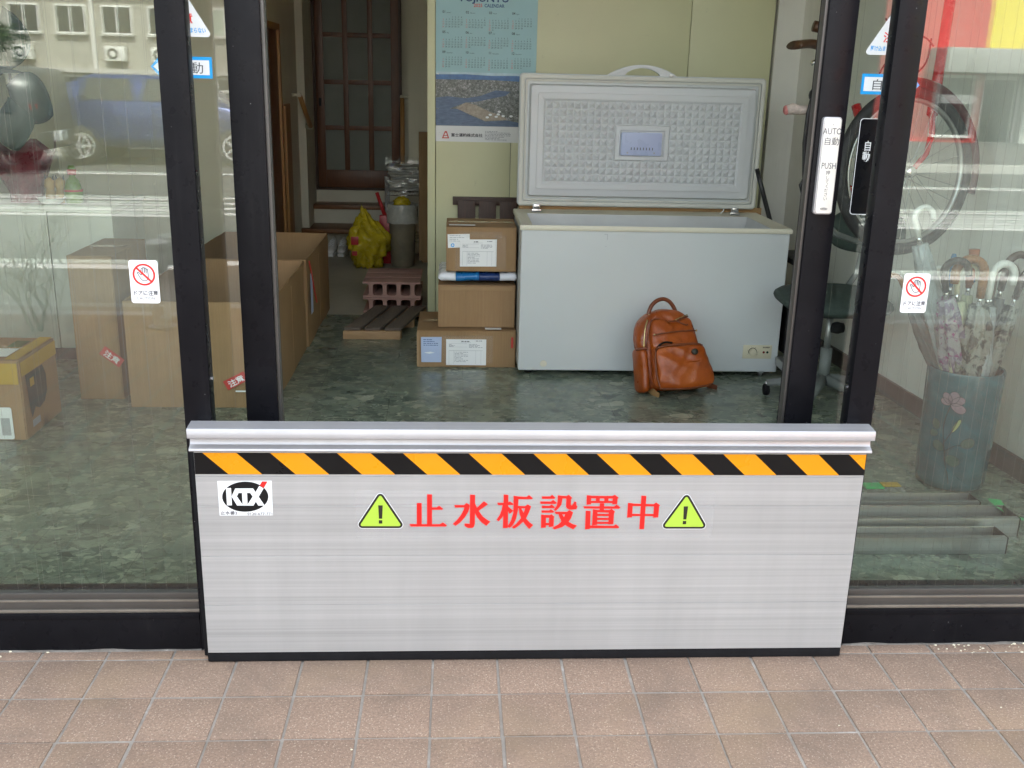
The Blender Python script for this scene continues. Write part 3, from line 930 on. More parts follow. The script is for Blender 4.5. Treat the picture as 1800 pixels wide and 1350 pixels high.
# ================================================================== FLOOD BARRIER
GLYPH={'stop':[[(-1952,4185),(-1838,4185),(-1839,3646),(-1954,3647)],[(-1714,4406),(-1600,4401),(-1600,3642),(-1715,3642)],[(-1604,4076),(-1491,4076),(-1433,4118),(-1340,4038),(-1362,4017),(-1604,4017)],[(-2122,3653),(-1418,3648),(-1344,3696),(-1249,3617),(-1281,3590),(-2099,3591)]],'water':[[(-1081,4137),(-851,4134),(-799,4189),(-728,4143),(-722,4101),(-752,3970),(-839,3816),(-945,3690),(-1051,3605),(-1113,3655),(-1016,3758),(-920,3893),(-859,4028),(-851,4076),(-1063,4070)],[(-718,4399),(-602,4392),(-598,3661),(-615,3593),(-650,3554),(-757,3550),(-837,3603),(-843,3665),(-717,3661)],[(-605,4191),(-555,4066),(-393,4233),(-298,4157),(-514,3989),(-602,3970)],[(-604,4105),(-514,3989),(-414,3844),(-306,3757),(-234,3714),(-330,3608),(-447,3699),(-556,3835),(-602,3941)]],'board':[[(-83,4195),(165,4191),(209,4230),(290,4172),(291,4137),(-60,4134)],[(63,4402),(173,4392),(179,3552),(63,3547)],[(42,4137),(122,4137),(115,4047),(49,3834),(-38,3722),(-92,3757),(-15,3893),(27,4028)],[(167,4101),(299,3993),(216,3908),(160,4008)],[(294,4369),(410,4354),(596,4341),(657,4387),(748,4310),(722,4285),(408,4285),(409,4028),(370,3795),(303,3640),(224,3552),(170,3591),(247,3737),(296,3931),(300,4124)],[(407,4109),(576,4108),(631,4155),(713,4101),(685,4008),(619,3834),(533,3708),(411,3591),(323,3533),(268,3572),(374,3659),(477,3795),(536,3931),(574,4051),(408,4051)],[(426,4066),(489,4047),(536,3941),(593,3805),(695,3688),(773,3624),(681,3522),(570,3659),(486,3795),(438,3931)]],'set':[[(951,4354),(1155,4355),(1195,4397),(1276,4320),(1252,4293),(965,4293)],[(916,4226),(1177,4226),(1224,4270),(1312,4195),(1281,4162),(935,4166)],[(955,4114),(1146,4114),(1189,4153),(1277,4081),(1246,4054),(969,4056)],[(953,3998),(1141,3998),(1179,4033),(1263,3969),(1232,3940),(968,3940)],[(956,3896),(1070,3880),(1075,3561),(962,3551)],[(1055,3884),(1163,3880),(1194,3907),(1275,3834),(1255,3810),(1058,3810)],[(1143,3834),(1258,3824),(1259,3590),(1146,3571)],[(1062,3678),(1152,3678),(1154,3619),(1064,3620)],[(1328,4383),(1439,4370),(1442,4297),(1421,4143),(1336,4027),(1284,3985),(1251,4018),(1315,4124),(1328,4239)],[(1323,4378),(1537,4364),(1586,4397),(1673,4316),(1644,4297),(1433,4305)],[(1530,4336),(1643,4307),(1644,4143),(1672,4124),(1730,4230),(1772,4211),(1770,4143),(1802,4101),(1780,4031),(1623,4018),(1559,4047),(1534,4101)],[(1270,3965),(1562,3963),(1614,4008),(1706,3950),(1667,3814),(1600,3697),(1478,3580),(1283,3512),(1224,3551),(1368,3639),(1472,3756),(1520,3901),(1296,3907)],[(1357,3940),(1448,3907),(1505,3810),(1599,3716),(1709,3648),(1810,3613),(1724,3515),(1568,3599),(1437,3717),(1378,3853)]],'place':[[(2009,4384),(2117,4374),(2122,4153),(2015,4143)],[(2108,4370),(2618,4365),(2670,4398),(2768,4317),(2738,4298),(2111,4305)],[(2114,4243),(2741,4240),(2735,4186),(2117,4186)],[(2626,4317),(2741,4317),(2733,4159),(2620,4153)],[(2227,4317),(2322,4317),(2320,4230),(2231,4230)],[(2424,4317),(2526,4317),(2527,4230),(2428,4230)],[(1941,4105),(2668,4101),(2728,4147),(2819,4075),(2788,4042),(1962,4050)],[(2328,4178),(2431,4178),(2434,4008),(2326,4008)],[(2169,4031),(2283,4012),(2287,3628),(2170,3618)],[(2268,4012),(2565,4008),(2608,4042),(2702,3963),(2677,3940),(2271,3953)],[(2548,3988),(2675,3959),(2674,3647),(2557,3637)],[(2277,3911),(2557,3910),(2557,3856),(2279,3856)],[(2278,3809),(2559,3809),(2560,3755),(2281,3755)],[(2279,3706),(2561,3706),(2560,3653),(2282,3653)],[(2004,3992),(2117,3984),(2125,3530),(2007,3511)],[(2116,3614),(2685,3602),(2737,3643),(2819,3572),(2797,3545),(2119,3546)]],'mid':[[(2995,4192),(3108,4178),(3111,3822),(2990,3813)],[(3096,4172),(3610,4159),(3661,4201),(3762,4128),(3740,4100),(3099,4110)],[(3615,4133),(3738,4124),(3735,3822),(3614,3812)],[(3102,3910),(3626,3906),(3626,3851),(3105,3856)],[(3299,4375),(3416,4369),(3415,3518),(3303,3513)]]}
LOGO={'sheet':[(-6483,4729),(-5258,4739),(-5268,3875),(-6481,3871)],'oval':[(-5350,4343),(-5357,4294),(-5372,4246),(-5396,4199),(-5429,4155),(-5469,4114),(-5516,4077),(-5569,4044),(-5628,4017),(-5691,3995),(-5757,3979),(-5825,3970),(-5893,3966),(-5962,3970),(-6028,3979),(-6093,3995),(-6153,4017),(-6208,4045),(-6258,4077),(-6301,4114),(-6337,4155),(-6364,4199),(-6383,4246),(-6394,4294),(-6395,4343),(-6388,4392),(-6372,4439),(-6347,4486),(-6315,4529),(-6274,4570),(-6227,4607),(-6174,4639),(-6116,4666),(-6054,4687),(-5989,4703),(-5922,4713),(-5854,4716),(-5786,4713),(-5719,4704),(-5656,4688),(-5596,4667),(-5540,4640),(-5491,4608),(-5447,4571),(-5411,4530),(-5383,4487),(-5363,4440),(-5352,4392)],'K':[(-6297,4559),(-6183,4559),(-6186,4130),(-6297,4130)],'K2':[(-6088,4550),(-5961,4550),(-6062,4352),(-6181,4352)],'K3':[(-6181,4352),(-6062,4352),(-5942,4144),(-5943,4126),(-6070,4126)],'T':[(-6088,4550),(-5686,4550),(-5621,4438),(-6033,4438)],'T2':[(-5942,4447),(-5827,4447),(-5831,4126),(-5943,4126)],'X':[(-5797,4537),(-5686,4550),(-5454,4144),(-5455,4126),(-5587,4126),(-5704,4348),(-5757,4442)],'X2':[(-5543,4613),(-5447,4551),(-5695,4126),(-5831,4126),(-5834,4144),(-5633,4460)],'red':[(-5472,4724),(-5353,4719),(-5442,4564),(-5530,4627)],'t1':[(-6456,4021),(-6260,4048)],'t2':[(-6463,3894),(-6074,3994)],'t3':[(-5848,3880),(-5281,3952)]}
TRI={'c':[(-2791,4330),(-3219,3641),(-2371,3639)],'r':[(-2791,4330),(-2702,4330),(-2756,4330)],'bang':[(-2843,4131),(-2738,4131),(-2756,3794),(-2830,3794)],'dot':[(-2835,3756),(-2753,3756),(-2754,3670),(-2836,3670)],'c2':[(4375,4304)]}

def barrier():
    Y0 = .140
    fb = thing('flood_barrier', 'brushed aluminium flood barrier with hazard tape across the doorway', 'barrier', (.08, .15, 0))
    zs = [.027, .155, .283, .411, .4835, .546]
    for i in range(len(zs)-1):
        bx('board', 'aluminium', fb, -.697, .857, Y0, Y0+.025, zs[i]+.0002, zs[i+1]-.0002, .0005, seg=1)
    bx('bottom_gasket', 'black_rubber', fb, -.7, .859, Y0+.002, Y0+.034, .0005, .0269, .004)
    for x0, x1 in ((-.713, -.6975), (.8575, .869)):
        bx('side_gasket', 'black_rubber', fb, x0, x1, Y0+.0262, .1995, .003, .585, .002)
    prof = [(Y0-.006, .546), (Y0-.008, .549), (Y0-.0065, .5535), (Y0+.006, .5595), (Y0+.0085, .564), (Y0+.0085, .5755), (Y0+.006, .5785), (Y0-.013, .580), (Y0-.0145, .5815), (Y0-.0145, .6005), (Y0-.0125, .6035), (Y0+.030, .6075), (Y0+.034, .605), (Y0+.034, .546)]
    MB().prismx(prof, -.7055, .866).build('top_rail', 'bright_aluminium', fb, auto=35)
    for x0, x1 in ((-.699, -.664), (.822, .858)):
        bx('corner_clip', 'chrome', fb, x0, x1, .174, .199, .575, .6015, .002)
    # hazard tape
    tp = bx('hazard_tape', 'tape_black', fb, -.6965, .8565, Y0-.0004, Y0-.0001, .4895, .5418)
    zt, zb, sl_ = .5417, .4896, .0555
    starts = [-.6775, -.526, -.3755, -.2262, -.0763, .0725, .2195, .3675, .5158, .666, .815]
    for x in starts:
        P_ = [(x, zt), (x+.0757, zt), (x+.0757+sl_, zb), (x+sl_, zb)]
        xr = .8563
        if P_[2][0] > xr or P_[1][0] > xr:
            Q = []
            for i in range(4):
                a, q = P_[i], P_[(i+1) % 4]
                if a[0] <= xr: Q.append(a)
                if (a[0] <= xr) != (q[0] <= xr):
                    t = (xr-a[0])/(q[0]-a[0]); Q.append((xr, a[1]+(q[1]-a[1])*t))
            P_ = Q
        MB().prism(P_, Y0-.0007, Y0-.00045).build('yellow_stripe', 'tape_yellow', tp)
    # printed film with warning triangles and lettering
    fl = bx('clear_film', 'film', fb, -.338, .506, Y0-.0004, Y0-.0002, .3285, .4505)
    for nm in ('stop', 'water', 'board', 'set', 'place', 'mid'):
        b = MB()
        for i, p in enumerate(GLYPH[nm]):
            b.prism([(x/1e4, z/1e4) for x, z in p], Y0-.0011-.00004*i, Y0-.0006)
        b.build('kanji', 'print_red', fb)
    c0 = TRI['c'][0]
    for k_ in range(2):
        dx = (TRI['c2'][0][0]-c0[0])/1e4*k_; dz = (TRI['c2'][0][1]-c0[1])/1e4*k_
        cs = [(x/1e4+dx, z/1e4+dz) for x, z in TRI['c']]
        ro = (TRI['r'][1][0]-TRI['r'][0][0])/1e4; ri = (TRI['r'][2][0]-TRI['r'][0][0])/1e4*1.05
        def tri(r):
            P_ = []
            for (px, pz), a0 in ((cs[0], 30), (cs[1], 150), (cs[2], 270)):
                for q in range(9): 
                    a = R(a0+q*15); P_.append((px+r*math.cos(a), pz+r*math.sin(a)))
            return P_
        sg = MB().prism(tri(ro*1.16), Y0-.0007, Y0-.0005).build('warning_triangle', 'sticker_white', fb)
        MB().prism(tri(ro), Y0-.0010, Y0-.0008).build('dark_border', 'print_olive', sg)
        MB().prism(tri(ri), Y0-.0013, Y0-.0011).build('lime_field', 'print_lime', sg)
        b = MB()
        for q in ('bang', 'dot'): b.prism([(x/1e4+dx, z/1e4+dz) for x, z in TRI[q]], Y0-.0016, Y0-.0014)
        b.build('exclamation_mark', 'print_olive', sg, bevel=.0006)
    # maker's sticker
    L = {k_: [(x/1e4, z/1e4) for x, z in v] for k_, v in LOGO.items()}
    st = MB().prism(L['sheet'], Y0-.0005, Y0-.0002).build('maker_sticker', 'sticker_white', fb)
    MB().prism(L['oval'], Y0-.0008, Y0-.0006).build('black_oval', 'print_black', st)
    b = MB()
    for i, q in enumerate(('K', 'K2', 'K3', 'T', 'T2', 'X', 'X2')): b.prism(L[q], Y0-.0012-.00005*i, Y0-.0009)
    b.build('white_letters', 'sticker_white', st)
    MB().prism(L['red'], Y0-.0018, Y0-.0009).build('red_corner', 'print_red', st)
    b = MB()
    (xa, za), (xb, zb2) = L['t3']; s_ = '0120-677-771'; h = .0066
    b.text(s_, xa, za+.0006, h, Y0-.0009, 'LEFT', (xb-xa)/(glyphs(s_, .01)[2]*h/.73), bold=.01)
    b.build('phone_number', 'print_ink', st)
    b = MB()
    (xa, za), (xb, zb2) = L['t2']; s_ = '止水番2'; h = .0085
    b.text(s_, xa, za+.0008, h, Y0-.0009, 'LEFT', (xb-xa)/(glyphs(s_, .02)[2]*h/.88), bold=.02)
    (xa, za), (xb, zb2) = L['t1']; s_ = 'スーパー'; h = .0034
    b.text(s_, xa, za, h, Y0-.0009, 'LEFT', (xb-xa)/(glyphs(s_)[2]*h/.88))
    b.build('small_lettering', 'print_ink', st)
barrier()

# ================================================================== CHEST FREEZER
def freezer():
    X0, X1, Y0, Y1 = .177, 1.362, 2.335, 2.885
    ZB, ZT = ZF+.022, .742
    fz = thing('chest_freezer', 'white chest freezer with its quilted lid standing open', 'freezer', (.77, 2.6, ZF))
    # hollow cabinet: four walls + bottom
    t = .055
    b = MB()
    b.box(X0, X1, Y0, Y0+t, ZB, ZT); b.box(X0, X1, Y1-t, Y1, ZB, ZT)
    b.box(X0, X0+t, Y0+t, Y1-t, ZB, ZT); b.box(X1-t, X1, Y0+t, Y1-t, ZB, ZT); b.box(X0+t, X1-t, Y0+t, Y1-t, ZB, ZB+.08)
    b = MB()
    def rect(i, z): return [(X0+i, Y0+i, z), (X1-i, Y0+i, z), (X1-i, Y1-i, z), (X0+i, Y1-i, z)]
    b.ring([rect(.02, ZB), rect(0, ZB+.004), rect(0, ZT)], True, False)
    b.add(rect(.02, ZB), [(3,2,1,0)])
    b.build('cabinet', 'freezer_white', fz, bevel=.006, seg=3)
    b = MB(); b.ring([rect(.055, ZT+.004), rect(.07, ZT-.09), rect(.07, ZB+.09)], True, False)
    b.add(rect(.07, ZB+.09), [(0,1,2,3)])
    b.build('inner_liner', 'freezer_liner', fz)
    b = MB(); b.ring([rect(-.005, ZT-.004), rect(-.007, ZT), rect(-.007, ZT+.014), rect(-.003, ZT+.018), rect(.012, ZT+.016), rect(.03, ZT+.006), rect(.055, ZT+.004)], True, False)
    b.build('rim', 'freezer_rim', fz, auto=50)
    # back board seen under the lid
    bx('back_board', 'cardboard_print', fz, X0+.02, X1+.03, Y1+.004, Y1+.014, ZB, ZT+.04)
    # lid: upright, liner facing the camera
    LX0, LX1, LZ0, LZ1, LY = .186, 1.352, .778, 1.391, 2.865
    ld = MB().prism(rrect(LX0, LX1, LZ0, LZ1, .018), LY, LY+.035).build('lid', 'freezer_white', fz, bevel=.006, seg=3)
    b = MB(); n0 = rrect(LX0+.006, LX1-.006, LZ0+.006, LZ1-.006, .014); n1 = rrect(LX0+.024, LX1-.024, LZ0+.024, LZ1-.024, .012)
    ringpoly(b, n0, n1, LY-.012, LY-.0005)
    n2 = rrect(LX0+.027, LX1-.027, LZ0+.027, LZ1-.027, .012); n3 = rrect(LX0+.036, LX1-.036, LZ0+.036, LZ1-.036, .01)
    ringpoly(b, n2, n3, LY-.009, LY-.0005)
    b.build('gasket', 'lid_gasket', ld, bevel=.002)
    # raised liner as stacked loops
    def loop(i, y, r=.012): return [(x, y, z) for x, z in rrect(LX0+i, LX1-i, LZ0+i, LZ1-i, max(.003, r))]
    b = MB()
    b.ring([loop(.046, LY-.001, .012), loop(.054, LY-.030, .014), loop(.085, LY-.034, .012), loop(.0865, LY-.040, .01), loop(.112, LY-.041, .006), loop(.122, LY-.033, .004)], True, False)
    b.build('liner_frame', 'lid_liner', ld, auto=35)
    qx0, qx1, qz0, qz1 = LX0+.122, LX1-.122, LZ0+.122, LZ1-.122
    NX, NZ = 28, 11
    dx, dz = (qx1-qx0)/NX, (qz1-qz0)/NZ
    yb = LY-.033
    cx0, cx1, cz0, cz1 = 10, 18, 3, 8
    b = MB()
    for i in range(NX):
        for j in range(NZ):
            if cx0 <= i < cx1 and cz0 <= j < cz1: continue
            x, z = qx0+i*dx, qz0+j*dz
            b.add([(x, yb, z), (x+dx, yb, z), (x+dx, yb, z+dz), (x, yb, z+dz), (x+dx/2, yb-.0135, z+dz/2)], [(0,1,4), (1,2,4), (2,3,4), (3,0,4)])
    b.build('quilted_liner', 'lid_liner', ld)
    ax0, ax1, az0, az1 = qx0+cx0*dx, qx0+cx1*dx, qz0+cz0*dz, qz0+cz1*dz
    b = MB()
    def rl(i, y): return [(ax0+i, y, az0+i), (ax1-i, y, az0+i), (ax1-i, y, az1-i), (ax0+i, y, az1-i)]
    b.ring([rl(0, yb), rl(.006, yb-.012), rl(.024, yb-.012), rl(.03, yb-.006)], True, False)
    b.add(rl(.03, yb-.006), [(0,1,2,3)])
    b.build('lamp_recess', 'lid_liner', ld, auto=30)
    lx0, lx1, lz0, lz1 = .668, .86, 1.028, 1.134
    lc = MB().prism(rrect(lx0, lx1, lz0, lz1, .006), yb-.026, yb-.004).build('lamp_cover', 'lamp_cover', ld, bevel=.004)
    b = MB()
    for i in range(8): b.box(lx0+.046+i*.0145, lx0+.0495+i*.0145, yb-.0268, yb-.0262, lz0+.026, lz0+.038)
    b.build('vent_slots', 'print_ink', lc)
    for x in (lx0+.03, lx1-.034):
        MB().cyl((x, yb-.0275, lz0+.013), (x, yb-.0262, lz0+.013), .004, n=12).build('screw', 'steel_dull', lc)
    # handle
    zc = LZ1-.004; hx0, hx1 = .592, .928; mid = (hx0+hx1)/2
    outer = [(hx0, zc)]+[(hx0+(hx1-hx0)*t/16, zc+.052*math.sin(math.pi*t/16)**.8) for t in range(1, 16)]+[(hx1, zc)]
    inner = [(mid-.085+.17*t/16, zc+.001+.036*math.sin(math.pi*t/16)**.6) for t in range(17)]
    b = MB()
    ringpoly(b, outer, inner, LY+.002, LY+.028)
    b.build('handle', 'lid_liner', ld, bevel=.003)
    bx('lock', 'steel_dull', ld, .885, .905, LY-.004, LY+.001, LZ1-.004, LZ1+.008, .001)
    # hinges
    for hx_ in (.262, 1.232):
        h = MB().box(hx_, hx_+.036, LY-.014, LY+.0, .752, .79).build('hinge', 'steel_dull', fz, bevel=.003)
        bx('hinge_cap', 'chrome', h, hx_+.004, hx_+.032, LY-.018, LY-.0145, .768, .786, .002)
        bx('hinge_foot', 'chrome', h, hx_-.005, hx_+.041, LY-.02, LY-.0145, .75, .763, .001)
    MB().tube([(1.2, 2.87, .79), (1.197, 2.865, .77), (1.185, 2.868, .757), (1.17, 2.88, .752)], .0028, 6).build('lid_cable', 'sticker_white', fz, smooth=True)
    # feet, wheel, cap, controls
    for x in (X0+.05,): MB().cyl((x, Y0+.07, ZF), (x, Y0+.07, ZB+.005), .018, n=14).build('foot', 'black_rubber', fz)
    for x in (X0+.05, X1-.06): MB().cyl((x, Y1-.09, ZF), (x, Y1-.09, ZB+.005), .018, n=14).build('foot', 'black_rubber', fz)
    w_ = MB().cyl((X1-.072, Y0+.03, ZF+.014), (X1-.06, Y0+.03, ZF+.014), .014, n=18).build('caster', 'steel_dull', fz)
    bx('caster_bracket', 'steel_dull', w_, X1-.079, X1-.053, Y0+.018, Y0+.042, ZF+.015, ZB+.002)
    MB().cyl((.291, Y0-.003, .137), (.291, Y0+.001, .137), .0155, n=24).build('drain_cap', 'freezer_rim', fz, bevel=.001)
    cp = bx('control_panel', 'control_cream', fz, 1.198, 1.331, Y0-.004, Y0+.001, .169, .2325, .0025)
    kx, kz = 1.242, .2015
    b = MB(); n = 30
    ringpoly(b, arc(kx, kz, .0195, R(-55), R(200), n), arc(kx, kz, .0168, R(-55), R(200), n), Y0-.0048, Y0-.0041)
    for a in (-30, 0, 60, 105, 160, 205): b.prism([(kx+math.cos(R(a+s))*r_, kz+math.sin(R(a+s))*r_) for s, r_ in ((-1, .022), (1, .022), (1, .026), (-1, .026))], Y0-.0048, Y0-.0041)
    b.build('dial_scale', 'print_black', cp)
    MB().cyl((kx, Y0-.016, kz), (kx, Y0-.0042, kz), .0155, .0165, n=28).build('dial_knob', 'control_cream', cp, bevel=.0012)
    b = MB(); b.text('SHARP', 1.3035, .2195, .0062, Y0-.0044, 'CENTER', 1.25, bold=.03); b.build('lettering', 'print_black', cp)
    for x, mt in ((1.2935, 'led_red'), (1.3105, 'led_green')):
        MB().cyl((x, Y0-.0062, .2), (x, Y0-.004, .2), .0055, n=16).build('indicator_lamp', mt, cp, bevel=.0008)
    # scuffs left by labels
    b = MB()
    for p in ([(.54, .725), (.553, .725), (.553, .7235), (.54, .7235)], [(.552, .7235), (.5535, .7235), (.5535, .7), (.552, .7)], [(.545, .672), (.552, .672), (.552, .671), (.545, .671)]):
        b.prism(p, Y0-.0003, Y0-.0001)
    b.build('label_residue', 'print_grey', fz)['kind'] = 'stuff'
freezer()

# ================================================================== BACKPACK
def backpack():
    bp = thing('backpack', 'tan leather backpack leaning against the freezer front', 'backpack', (.83, 2.13, ZF))
    base = Vector((.818, 2.108, ZF))
    Mx = Matrix.Translation(base) @ Matrix.Scale(1.05, 4) @ Matrix.Rotation(R(15), 4, 'Z') @ Matrix.Rotation(R(-1.2), 4, 'Y') @ Matrix.Rotation(R(-17), 4, 'X')
    def soft(hw, hd, hh, cx, cy, z0, nx=40, nz=44, p=3.4, taper=0.0, bulge=.0, wr=.004, seed=0, shape=None):
        """closed soft leather volume: superellipse rings with creases"""
        b = MB(); rings = []; nth = nx*2
        for j in range(nz+1):
            t = j/nz
            s = 1-abs(2*t-1)**8.5
            k_ = max(.02, s)**.33
            ring = []
            for i in range(nth):
                a = 2*math.pi*i/nth
                c, s_ = math.cos(a), math.sin(a)
                r_ = (abs(c)**p+abs(s_)**p)**(-1/p)
                x = cx+hw*(1-taper*t)*k_*r_*c
                y = cy+hd*(1+bulge*math.sin(math.pi*min(1, t*1.25)))*k_*r_*s_
                z = z0+hh*t
                q = Vector((x*7+seed, y*7, z*7))
                nv = noise.noise_vector(q)*wr*1.3+noise.noise_vector(q*2.6)*wr*.55
                fold = noise.noise(Vector((x*10+z*13+seed, (z-x*.6)*4.5, seed)))
                fold2 = noise.noise(Vector((x*19-z*15, (x+z)*7+seed, seed)))
                dep = wr*1.7*abs(fold)+wr*.9*abs(fold2)
                y2 = y+(dep if s_ < 0 else -dep)
                if shape: x, y2, z = shape(x, y2, z)
                ring.append(Vector((x+nv.x, y2+nv.y, max(z+nv.z*.5, z0*.98))))
            rings.append(ring)
        b.ring(rings)
        return b
    def sh_body(x, y, z):
        t = max(0, (z-.20)/.14); lo = max(0, 1-z/.2)
        return (x*(1-.20*t*t)+(.010*lo if x > 0 else .008*lo), y, z-.020*t*(x/.12)**2-.006*t)
    def sh_up(x, y, z):
        t = max(0, (z-.17)/.1)
        return (x*(1-.10*t), y+.22*max(0, z-.19), z-.012*t*math.sin(x*26+1))
    def sh_low(x, y, z):
        lo = max(0, 1-z/.18)
        return (x+(.018*lo if x > 0 else .004*lo), y-.016*lo, z-.006*math.sin(x*30)*(z > .12))
    soft(.131, .062, .345, 0, .0, .004, p=3.0, wr=.006, seed=1, shape=sh_body).xf(Mx).build('body', 'leather', bp, smooth=True)
    soft(.106, .036, .285, .014, -.064, .02, p=3.0, wr=.007, seed=5, shape=sh_up).xf(Mx).build('upper_pocket', 'leather', bp, smooth=True)
    soft(.120, .044, .190, .014, -.092, .004, p=3.4, wr=.008, seed=9, taper=.07, bulge=.14, shape=sh_low).xf(Mx).build('front_pocket', 'leather', bp, smooth=True)
    soft(.022, .053, .185, -.118, -.012, .004, p=2.6, wr=.005, seed=12, nx=18).xf(Mx).build('side_pocket', 'leather', bp, smooth=True)
    soft(.025, .052, .19, .130, -.010, .004, p=2.6, wr=.005, seed=15, nx=18).xf(Mx).build('side_pocket', 'leather', bp, smooth=True)
    def piping(pts, r, name, mat):
        P_ = [Vector(p) for p in pts]; L = []
        for i in range(len(P_)-1):
            for q in range(5): L.append(P_[i].lerp(P_[i+1], q/5))
        L.append(P_[-1])
        for _ in range(5): L = [L[0]]+[(L[i-1]+L[i]*2+L[i+1])/4 for i in range(1, len(L)-1)]+[L[-1]]
        return MB().tube([Mx @ p for p in L], r, 8).build(name, mat, bp, smooth=True)
    piping([(-.092, -.112, .176), (-.085, -.125, .186), (-.04, -.133, .190), (.03, -.135, .189), (.09, -.130, .186), (.112, -.115, .178)], .0042, 'pocket_trim', 'leather_dark')
    piping([(-.092, -.110, .172), (-.078, -.118, .196), (-.05, -.117, .204), (-.02, -.114, .198)], .0045, 'pocket_lining', 'print_black')
    piping([(-.086, -.092, .236), (-.04, -.100, .241), (.03, -.101, .243), (.10, -.092, .240)], .0032, 'flap_trim', 'leather_dark')
    piping([(-.118, -.052, .175), (-.116, -.058, .22), (-.106, -.058, .27), (-.09, -.052, .30)], .0034, 'side_zip', 'brass')
    piping([(-.108, -.048, .175), (-.102, -.064, .22), (-.094, -.068, .27), (-.075, -.060, .302), (-.04, -.06, .298), (0, -.063, .284), (.04, -.064, .288), (.09, -.056, .302)], .0034, 'top_zip', 'leather_dark')
    piping([(.025, -.066, .290), (.055, -.068, .300), (.085, -.062, .308)], .0024, 'zip_teeth', 'brass')
    piping([(.028, -.07, .286), (.05, -.078, .274), (.068, -.081, .264), (.074, -.08, .268)], .0036, 'zip_pull', 'leather_dark')
    piping([(-.100, -.138, .02), (-.03, -.148, .012), (.05, -.149, .012), (.13, -.138, .02)], .0034, 'hem_piping', 'leather_dark')
    piping([(-.100, -.138, .02), (-.106, -.124, .08), (-.100, -.116, .15), (-.092, -.112, .176)], .0034, 'pocket_piping', 'leather_dark')
    piping([(-.150, -.045, .182), (-.135, -.064, .186), (-.108, -.066, .184)], .005, 'side_pocket_hem', 'leather_dark')
    hp = [(-.066, -.012, .318), (-.062, -.014, .338), (-.047, -.015, .362), (-.02, -.016, .380), (.01, -.016, .383), (.036, -.014, .369), (.052, -.011, .345), (.064, -.008, .318)]
    piping(hp, .0088, 'top_handle', 'leather_dark')
    for p in ((-.066, -.022, .322), (.064, -.018, .322)):
        MB().lathe([(.001, -.004), (.005, -.003), (.005, .003), (.001, .004)], Mx @ Vector(p), 12).build('stud', 'brass', bp, smooth=True)
    c = Mx @ Vector((.064, -.1425, .155)); nrm = (Mx.to_3x3() @ Vector((0, -1, 0)))
    MB().tube([c-nrm*.008, c+nrm*.0015, c+nrm*.0035], [.0135, .0135, .010], 22).build('badge', 'badge', bp, auto=40)
    for a in ((-.086, -.097, .236), (.104, -.092, .240)):
        MB().lathe([(.001, -.005), (.004, -.003), (.004, .003), (.001, .005)], Mx @ Vector(a), 10).build('rivet', 'brass', bp, smooth=True)
    def strap(pts, w_, name, mat):
        b = MB(); L = [Vector(p) for p in pts]; rings = []
        for i, p in enumerate(L):
            d = (L[min(i+1, len(L)-1)]-L[max(i-1, 0)]).normalized()
            s_ = d.cross(Vector((0, 1, .2))).normalized()*w_; n_ = d.cross(s_).normalized()*.003
            rings.append([p-s_-n_, p+s_-n_, p+s_+n_, p-s_+n_])
        b.ring(rings); return b.build(name, mat, bp, bevel=.001)
    strap([(.725, 2.2, .28), (.706, 2.205, .22), (.70, 2.19, .17), (.71, 2.13, .125), (.73, 2.07, .098), (.76, 2.02, .0865)], .014, 'shoulder_strap', 'webbing')
    strap([(.955, 2.2, .24), (.985, 2.21, .18), (1.0, 2.2, .12), (1.01, 2.17, .092), (1.04, 2.14, .0865)], .013, 'shoulder_strap', 'leather_dark')
backpack()

# ================================================================== CARDBOARD, closed boxes
def print_lines(parent, x0, x1, z0, z1, y, seed, cols=1, mat='print_grey', n=10, h=.0022):
    """illegible small print as fine dashes"""
    rd = random.Random(seed); b = MB(); dz = (z1-z0)/n
    for i in range(n):
        z = z1-(i+.5)*dz
        x = x0
        end = x0+(x1-x0)*rd.uniform(.45, 1)
        while x < end:
            l = rd.uniform(.003, .016)
            b.prism([(x, z), (min(x+l, x1), z), (min(x+l, x1), z+h), (x, z+h)], y-.0002, y)
            x += l+rd.uniform(.0015, .004)
    return b.build('small_print', mat, parent)
def invoice(parent, x0, x1, z0, z1, y, seed, tilt=0.0):
    st = MB().prism([(x0, z0), (x1, z0+tilt), (x1+tilt*.3, z1+tilt), (x0-tilt*.3, z1)], y-.0006, y).build('invoice_sheet', 'paper', parent)
    y -= .0008; W, H = x1-x0, z1-z0
    b = MB()
    def ln(xa, za, xb, zb_, t=.0007):
        if abs(xb-xa) > abs(zb_-za): b.prism([(xa, za), (xb, zb_), (xb, zb_+t), (xa, za+t)], y-.0002, y)
        else: b.prism([(xa, za), (xa+t, za), (xb+t, zb_), (xb, zb_)], y-.0002, y)
    for f_ in (.83, .70): ln(x0+.06*W, z0+f_*H, x0+.52*W, z0+f_*H)
    ln(x0+.36*W, z0+.875*H, x0+.62*W, z0+.875*H, .0009)
    for f_ in (.07, .19, .74, .87): ln(x0+f_*W, z0+.04*H, x0+f_*W, z0+.56*H)
    ln(x0+.07*W, z0+.56*H, x0+.92*W, z0+.56*H, .0011)
    b.build('ruled_lines', 'print_grey', st)
    print_lines(st, x0+.38*W, x0+.6*W, z0+.885*H, z0+.92*H, y, seed, n=1, h=.004, mat='print_ink')
    print_lines(st, x0+.74*W, x0+.94*W, z0+.905*H, z0+.94*H, y, seed+1, n=1, h=.004)
    print_lines(st, x0+.57*W, x0+.92*W, z0+.66*H, z0+.82*H, y, seed+2, n=4)
    print_lines(st, x0+.07*W, x0+.22*W, z0+.7*H, z0+.8*H, y, seed+3, n=3)
    print_lines(st, x0+.21*W, x0+.55*W, z0+.1*H, z0+.52*H, y, seed+4, n=8)
    return st
